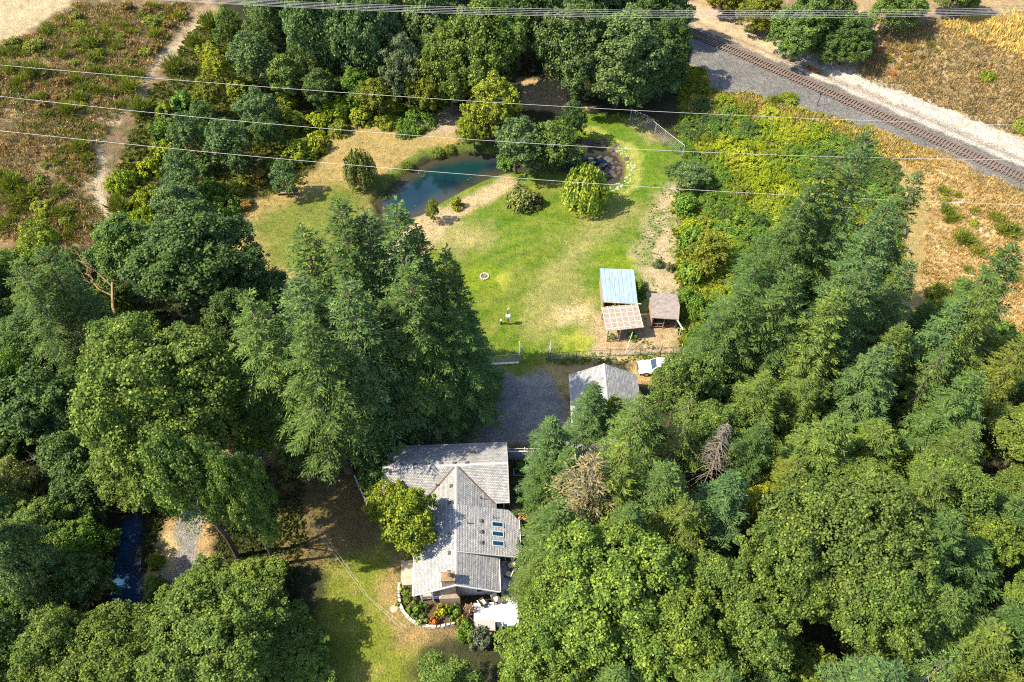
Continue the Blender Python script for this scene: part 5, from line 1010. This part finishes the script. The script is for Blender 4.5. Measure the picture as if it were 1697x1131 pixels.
for q in (('alder', 1150, 285, 5, 34, BMAP, 'blue green bushy tree at the fence corner'), ('shrub', 1140, 330, 4, 24, IVY, 'green bush right of the far lawn edge'), ('shrub', 1152, 385, 4, 30, IVY, 'leafy bush beside the bare dirt strip'), ('alder', 1180, 415, 6, 40, OLV, 'olive tree at the middle of the thicket edge'), ('shrub', 1148, 440, 4, 28, (.12, .19, .03), 'bright green bush above the brown shed'), ('shrub', 1140, 480, 3, 22, IVY, 'ivy green bush touching the brown shed roof')): mid(*q)
for q in (('shrub', 1560, 478, 3, 26, OLV, 'olive bush between the blue fir and the dry slope'), ('shrub', 1600, 470, 3, 24, IVY, 'green bush at the foot of the dry slope'), ('broom', 1575, 500, 3, 20, BRM, 'wispy broom in the fir shade below the dry slope'), ('shrub', 1635, 490, 3, 22, YOLV, 'yellow green bush below the dry slope by the right edge fir'), ('alder', 1545, 520, 6, 30, OLV, 'olive tree in the hollow below the two tall firs')): mid(*q)
mid('alder', 12, 445, 8, 34, IVY, 'leafy tree cut by the left edge at the scrub hill foot'); mid('shrub', 62, 425, 4, 28, OLV, 'olive bush at the foot of the scrub hill'); mid('shrub', 1672, 545, 4, 30, IVY, 'dark bush in the shade below the right edge fir')
mid('alder', 1170, 630, 12, 46, MAP, 'mid green tree right of the pickup'); mid('alder', 1155, 560, 5, 20, IVY, 'leafy bush right of the pale blue pipe'); mid('bramble', 1165, 500, 4, 30, IVY, 'ivy green mound behind the brown shed')
# filler of the right forest, the left wood and beyond the frame
def inpoly(P, x, y): return float(poly_sd(P, np.array([x]), np.array([y]))[0]) > 0
def scatter(P, n, sep, kinds, hmin, hmax, where, keep=.62):
    P = [tuple(p) for p in P]; xs = [p[0] for p in P]; ys = [p[1] for p in P]; done = 0; tries = 0
    while done < n and tries < n * 30:
        tries += 1; x = rnd.uniform(min(xs), max(xs)); y = rnd.uniform(min(ys), max(ys))
        if not inpoly(P, x, y): continue
        k_ = pxm(x, y, 8); v_ = np.array([x, y, 8 - CAM_H]); sx, sy = CX + k_ * x, CY - k_ * (UP @ v_)
        if not (-170 < sx < 1870 and -260 < sy < 1330): continue
        kind, colr, r = rnd.choice(kinds); rr = r * rnd.uniform(.8, 1.15)
        if any((x - a) ** 2 + (y - b) ** 2 < ((rr + c) * keep * sep) ** 2 for a, b, c in PLACED): continue
        plant(kind, x, y, rnd.uniform(hmin, hmax) * (1 if kind not in ('maple', 'alder', 'oak', 'lowmaple') else .72), rr, colr, f'{cn(colr)} {WORD[kind]} {where}', f'{cn(colr)} {WORD[kind]}s {where}'); done += 1
rf = [(5.5, 26), (6.8, 36), (9.5, 41), (12, 45), (24, 52), (27, 58), (32, 62), (44, 64), (60, 62), (80, 60), (80, 40), (60, 12), (30, 5), (8, 10)]
scatter(rf, 130, .88, [('hemlock', HEM, 4.6), ('hemlock', GFIR, 4.4), ('fir', GFIR, 4.2), ('fir', FIR, 4.0), ('fir', BFIR, 4.2), ('hemlock', YHEM, 4.4), ('fir', FIR, 4.0), ('maple', OAK, 4.6), ('sparse', GFIR, 3.6), ('lowmaple', YMAP, 4)], 9, 18, 'packed in the forest right of the house')
lf = [(-80, 72), (-62, 74), (-40, 72), (-34, 62), (-33, 50), (-37, 44), (-38, 30), (-36, 5), (-80, 10)]
scatter(lf, 60, .95, [('maple', DMAP, 5), ('alder', DMAP, 3.6), ('hemlock', FIR, 4.4), ('alder', IVY, 3.4), ('maple', OAK, 4.8)], 9, 15, 'in the dark wood beyond the creek')
scatter([(-34, 42), (-30, 44), (-18, 58), (-17, 66), (-34, 70), (-36, 56)], 10, .9, [('maple', DMAP, 4.5), ('alder', IVY, 3)], 8, 12, 'behind the bright maples of the left wood')
scatter([(-52, 152), (-40, 133), (-12, 128), (12, 130), (22, 138), (26, 150), (28, 178), (-52, 178)], 60, .9, [('lowmaple', BMAP, 5.5), ('lowmaple', DMAP, 5.5), ('fir', BFIR, 4.6), ('alder', OLV, 3.6)], 18, 24, 'deep in the wood along the top')
scatter([(52, 152), (70, 148), (105, 150), (105, 178), (40, 178)], 26, .95, [('lowmaple', MAP, 5), ('lowmaple', DMAP, 5)], 12, 16, 'in the wood beyond the far bank')
scatter([(-6, 21), (6, 22), (10, 8), (-14, 8)], 6, .9, [('maple', OAK, 4.5)], 11, 14, 'below the front lawn outside the yard')
# bramble field by the railway
bf = poly((1135, 195), (1180, 170), (1300, 195), (1410, 232), (1480, 290), (1440, 420), (1240, 440), (1190, 560), (1130, 560), (1122, 400), (1128, 270))
cnt = 0
for k in range(4000):
    x = rnd.uniform(26, 75); y = rnd.uniform(66, 125)
    if not inpoly(bf, x, y): continue
    kind = 'bramble' if rnd.random() < .88 else 'shrub'; r = rnd.uniform(1.4, 3.4)
    if any((x - a) ** 2 + (y - b) ** 2 < ((r + c) * .48) ** 2 for a, b, c in PLACED): continue
    t = float(fbm(x, y, 10)) + rnd.gauss(0, .03) + .16 * (x < 33) + .03; colr = BRY if t < .41 else BRA if t < .5 else (.165, .215, .024) if t < .56 else OLV if t < .6 else IVY if t < .7 else DMAP
    plant(kind, x, y, rnd.uniform(.9, 2.2), r, colr, f'{cn(colr)} {WORD[kind]} in the thicket between lawn and railway', f'{cn(colr)} {WORD[kind]}s of the thicket'); cnt += 1
    if cnt > 150: break
# bushes on the banks of the railway and dry slope
def bushes(P, n, kinds, rmin, rmax, where, sep=.6):
    P = [tuple(p) for p in P]; xs = [p[0] for p in P]; ys = [p[1] for p in P]; done = 0
    for _ in range(n * 40):
        if done >= n: break
        x = rnd.uniform(min(xs), max(xs)); y = rnd.uniform(min(ys), max(ys))
        if not inpoly(P, x, y): continue
        if float(fbm(x + 70, y, 7)) < .47: continue
        kind, colr = rnd.choice(kinds); r = rnd.uniform(rmin, rmax) * (1 if rnd.random() < .8 else 1.5)
        if any((x - a) ** 2 + (y - b) ** 2 < ((r + c) * sep * .8) ** 2 for a, b, c in PLACED): continue
        plant(kind, x, y, r * rnd.uniform(.8, 1.2), r, colr, f'{cn(colr)} {WORD[kind]} {where}', f'{cn(colr)} {WORD[kind]}s {where}'); done += 1
bushes(poly((1545, 270), (1697, 340), (1740, 440), (1640, 480), (1560, 440)), 26, [('broom', BRM), ('broom', BRM), ('shrub', YOLV), ('broom', OLV)], .5, 1.3, 'dotting the golden slope below the track')
bushes(poly((1540, 130), (1600, 110), (1700, 160), (1720, 230), (1640, 190), (1560, 170)), 22, [('bramble', BRA), ('shrub', YOLV), ('bramble', YOLV), ('broom', BRM), ('shrub', DRYB)], 1.0, 2.4, 'on the bank above the white rubble')
bushes(poly((1440, 80), (1560, 60), (1600, 110), (1540, 140), (1450, 130)), 12, [('broom', BRM), ('shrub', DRYB), ('shrub', REDB)], .4, 1.0, 'on the bare brown bank beyond the track')
bushes(poly((1275, 95), (1330, 115), (1400, 140), (1400, 120), (1300, 85)), 6, [('shrub', REDB), ('bramble', REDB), ('broom', DRYB)], .5, 1.2, 'beside the track at the foot of the far bank')
bushes(poly((1215, 140), (1260, 150), (1320, 165), (1300, 185), (1230, 165)), 5, [('broom', BRM), ('shrub', YOLV), ('shrub', OLV)], .8, 1.6, 'on the near shoulder of the gravel')
hb = poly((0, 80), (60, 60), (130, 10), (320, 10), (250, 100), (200, 180), (150, 240), (150, 340), (190, 400), (0, 400))
bushes(hb, 170, [('broom', BRM), ('broom', BRM), ('broom', OLV), ('shrub', DRYB), ('shrub', OLV), ('shrub', BRM)], .55, 1.5, 'scattered over the brown scrub hill', .62)
# ------------------------------------------------------------------ ground cover nobody could count
def carpet(name, P, n, size, colr, tmpl, where, tilt=.5, mask=None, hmul=1.0, avoid=()):
    g = np.random.default_rng(abs(hash(name)) % 99991 if False else sum(map(ord, name)) + n); P = np.array([tuple(p) for p in P]); lo = P.min(0); hi = P.max(0)
    x = g.uniform(lo[0], hi[0], n * 3); y = g.uniform(lo[1], hi[1], n * 3); ok = poly_sd(P, x, y) > -.5 + (fbm(x, y, 2) - .5) * 2
    if mask is not None: ok &= mask(x, y)
    x, y = x[ok][:n], y[ok][:n]; m = len(x); z = height(x, y); k = tmpl
    a = g.uniform(0, 6.28, (m, k)); tl = g.uniform(.1, tilt, (m, k)); d = np.stack([np.cos(a) * tl, np.sin(a) * tl, np.ones_like(a)], -1); s = size * g.uniform(.5, 1.4, (m, 1)) * (.6 + .8 * fbm(x, y, 3))[:, None]
    C = np.stack([x, y, z], 1)[:, None, :] + d * (s * .45 * hmul)[..., None] + g.normal(0, size * .22, (m, k, 3)) * np.array([1, 1, 0]); L = np.broadcast_to(s * hmul, (m, k)).ravel()
    V = leaves(C.reshape(-1, 3), d.reshape(-1, 3), g.normal(0, 1, (m * k, 3)), L, np.broadcast_to(s, (m, k)).ravel() * (.16 if hmul >= 1 else .8))
    o = bpy.data.objects.new(name, np_mesh(name, V, np.arange(len(V)).reshape(-1, 4), M['grass'])); o.color = (*colr, 1); link(o); tag(o, kind='stuff')
nR = lambda x, y: (fbm(x, y, 5) > .5)
nb_ = lambda x, y: (fbm(x + 40, y, 3.5) > .5)
carpet('dry_hill_scrub', hb, 8000, .55, (.25, .17, .095), 6, '', 1.3); carpet('green_hill_scrub', hb, 4200, .5, (.14, .155, .035), 7, '', 1.0, nb_); carpet('pale_hill_stalks', hb, 3200, .5, (.46, .37, .25), 5, '', 1.6)
carpet('golden_grass', drP, 7000, .45, (.40, .28, .13), 6, '', .7); carpet('brown_bank_grass', poly((1440, 60), (1560, 40), (1720, 110), (1720, 230), (1600, 190), (1430, 130)), 6000, .55, (.30, .22, .12), 6, '', .9); carpet('field_grass', tr, 3200, .8, (.50, .37, .15), 6, '', .5)
carpet('shoulder_grass', poly((1150, 165), (1220, 155), (1330, 188), (1470, 225), (1560, 262), (1540, 290), (1440, 245), (1250, 195), (1140, 195)), 3000, .6, (.40, .30, .12), 6, '', .7)
carpet('thicket_weeds', brP, 15000, .5, (.20, .23, .026), 6, '', 1.4, None, .6); carpet('brush_weeds', poly((340, 30), (560, 60), (760, 150), (700, 200), (560, 215), (500, 300), (420, 330), (350, 390), (220, 400), (190, 330), (230, 190)), 9000, .45, (.105, .12, .026), 6, '', 1.4, None, .6)
notroad = lambda x, y: (line_d(roadP, x, y) > 3.2) & (poly_sd(STREAM, x, y) < -.3)
carpet('forest_undergrowth', lf, 7000, .5, (.055, .085, .024), 6, '', 1.4, notroad, .6); carpet('wood_undergrowth', [(-48, 30), (-22, 22), (-22, 32), (-24, 46), (-36, 50)], 2500, .4, (.07, .09, .025), 6, '', 1.4, notroad, .6)
carpet('strip_weeds', poly((1085, 305), (1128, 300), (1128, 600), (1060, 592), (1075, 520), (1060, 430), (1075, 360)), 700, .18, (.13, .19, .04), 6, '', 1.3, nb_, .7)
carpet('fence_weeds', poly((905, 598), (1128, 584), (1128, 596), (905, 606)), 500, .2, (.15, .21, .025), 6, '', 1.2, None, .8)
carpet('meadow_tufts', poly((352, 385), (430, 330), (560, 215), (640, 190), (700, 240), (610, 345), (560, 470), (400, 480)), 2600, .22, (.34, .27, .11), 5, '', 1.0)
carpet('lawn_tufts', lawnP, 9000, .14, (.135, .20, .018), 5, '', 1.2, lambda x, y: poly_sd(POND, x, y) < -.3)

# ------------------------------------------------------------------ say where each repeat stands, by the nearest thing one can find
def scr(o):
    x, y, z = o.location; h = 0
    for c in [o] + list(o.children):
        if c.type == 'MESH': h = max(h, max(q[2] for q in c.bound_box) * o.scale[2])
    v = np.array([x, y, z + h * .6 - CAM_H]); d_ = FW @ v
    return CX + FPX * v[0] / d_, CY - FPX * (UP @ v) / d_, FPX / d_
LM_ = [('the bench', 478, 318), ('the bench tree', 469, 285), ('the dirt path', 215, 165), ('the path top', 330, 45), ('the lower path bend', 165, 300), ('the sandy clearing', 60, 25), ('the dark willow', 594, 272), ('the yellow pond tree', 812, 182), ('the ivy patch', 690, 190), ('the silvery tree', 672, 105), ('the golden bush', 488, 240), ('the huge pale maple', 1030, 85),
       ('the fence corner', 1131, 245), ('the marker post', 1354, 165), ('the tallest fir', 1442, 300), ('the second tall fir', 1526, 330), ('the brown shed', 1102, 510), ('the metal roof shelter', 1025, 475), ('the pickup', 1080, 607), ('the garage', 1000, 645), ('the grey snag', 1207, 750), ('the brown dying conifer', 985, 800), ('the skylights', 825, 885), ('the deck', 820, 1000), ('the bright deck maple', 1010, 990), ('the widest oak', 1390, 900), ('the yellow leaved tree', 1255, 840), ('the blue slope fir', 1600, 560), ('the right edge fir', 1680, 470),
       ('the creek', 205, 940), ('the gravel road', 300, 920), ('the bare brown branches', 130, 500), ('the largest bright maple', 300, 670), ('the dark dome', 60, 660), ('the bare twigs', 40, 790), ('the silvery left maple', 35, 930), ('the far bank maple', 1325, 45), ('the white rubble', 1590, 210), ('the golden field', 1640, 60), ('the red brush by the track', 1320, 115)]
todo = [o for o in bpy.data.objects if o.parent is None and o.get('group') and o.get('category') in ('tree', 'bush')]
for o in todo:
    sx, sy, _ = scr(o); o['sx'] = sx; o['sy'] = sy
    nm, lx, ly = min(LM_, key=lambda q: (q[1] - sx) ** 2 + (q[2] - sy) ** 2 * 1.3); dx, dy = sx - lx, sy - ly; dd = math.hypot(dx, dy)
    w = ('right of' if dx > 0 else 'left of') if abs(dx) > 1.6 * abs(dy) else ('below' if dy > 0 else 'above') if abs(dy) > 1.6 * abs(dx) else ('lower right of' if dx > 0 else 'lower left of') if dy > 0 else ('upper right of' if dx > 0 else 'upper left of')
    far = '' if 45 < dd < 110 else 'just ' if dd <= 45 else 'far '
    o['lb'] = o['label'].split(' on the ')[0].split(' packed')[0].split(' in the ')[0].split(' scattered')[0].split(' dotting')[0].split(' deep')[0].split(' behind')[0].split(' beside')[0].split(' below')[0].split(' at the ')[0].split(' along the')[0].split(' outside')[0]
    o['label'] = f"{o['lb']} {far}{w} {nm}"
by = {}
for o in todo: by.setdefault(o['label'], []).append(o)
for lb, os_ in by.items():
    if len(os_) == 1: continue
    sp = [max(q['sx'] for q in os_) - min(q['sx'] for q in os_), max(q['sy'] for q in os_) - min(q['sy'] for q in os_)]
    ax = 'sx' if sp[0] > sp[1] else 'sy'; os_.sort(key=lambda q: q[ax]); n_ = len(os_)
    ords = ['first', 'second', 'third', 'fourth', 'fifth', 'sixth', 'seventh', 'eighth', 'ninth', 'tenth']
    for k, o in enumerate(os_):
        if n_ == 2: wd = ('leftmost' if k == 0 else 'rightmost') if ax == 'sx' else ('upper' if k == 0 else 'lower')
        elif k < 10: wd = ords[k] + (' from left,' if ax == 'sx' else ' from top,')
        else: wd = ''
        o['label'] = (wd + ' ' + lb).strip()
for o in todo:
    for k in ('sx', 'sy', 'lb'): del o[k]
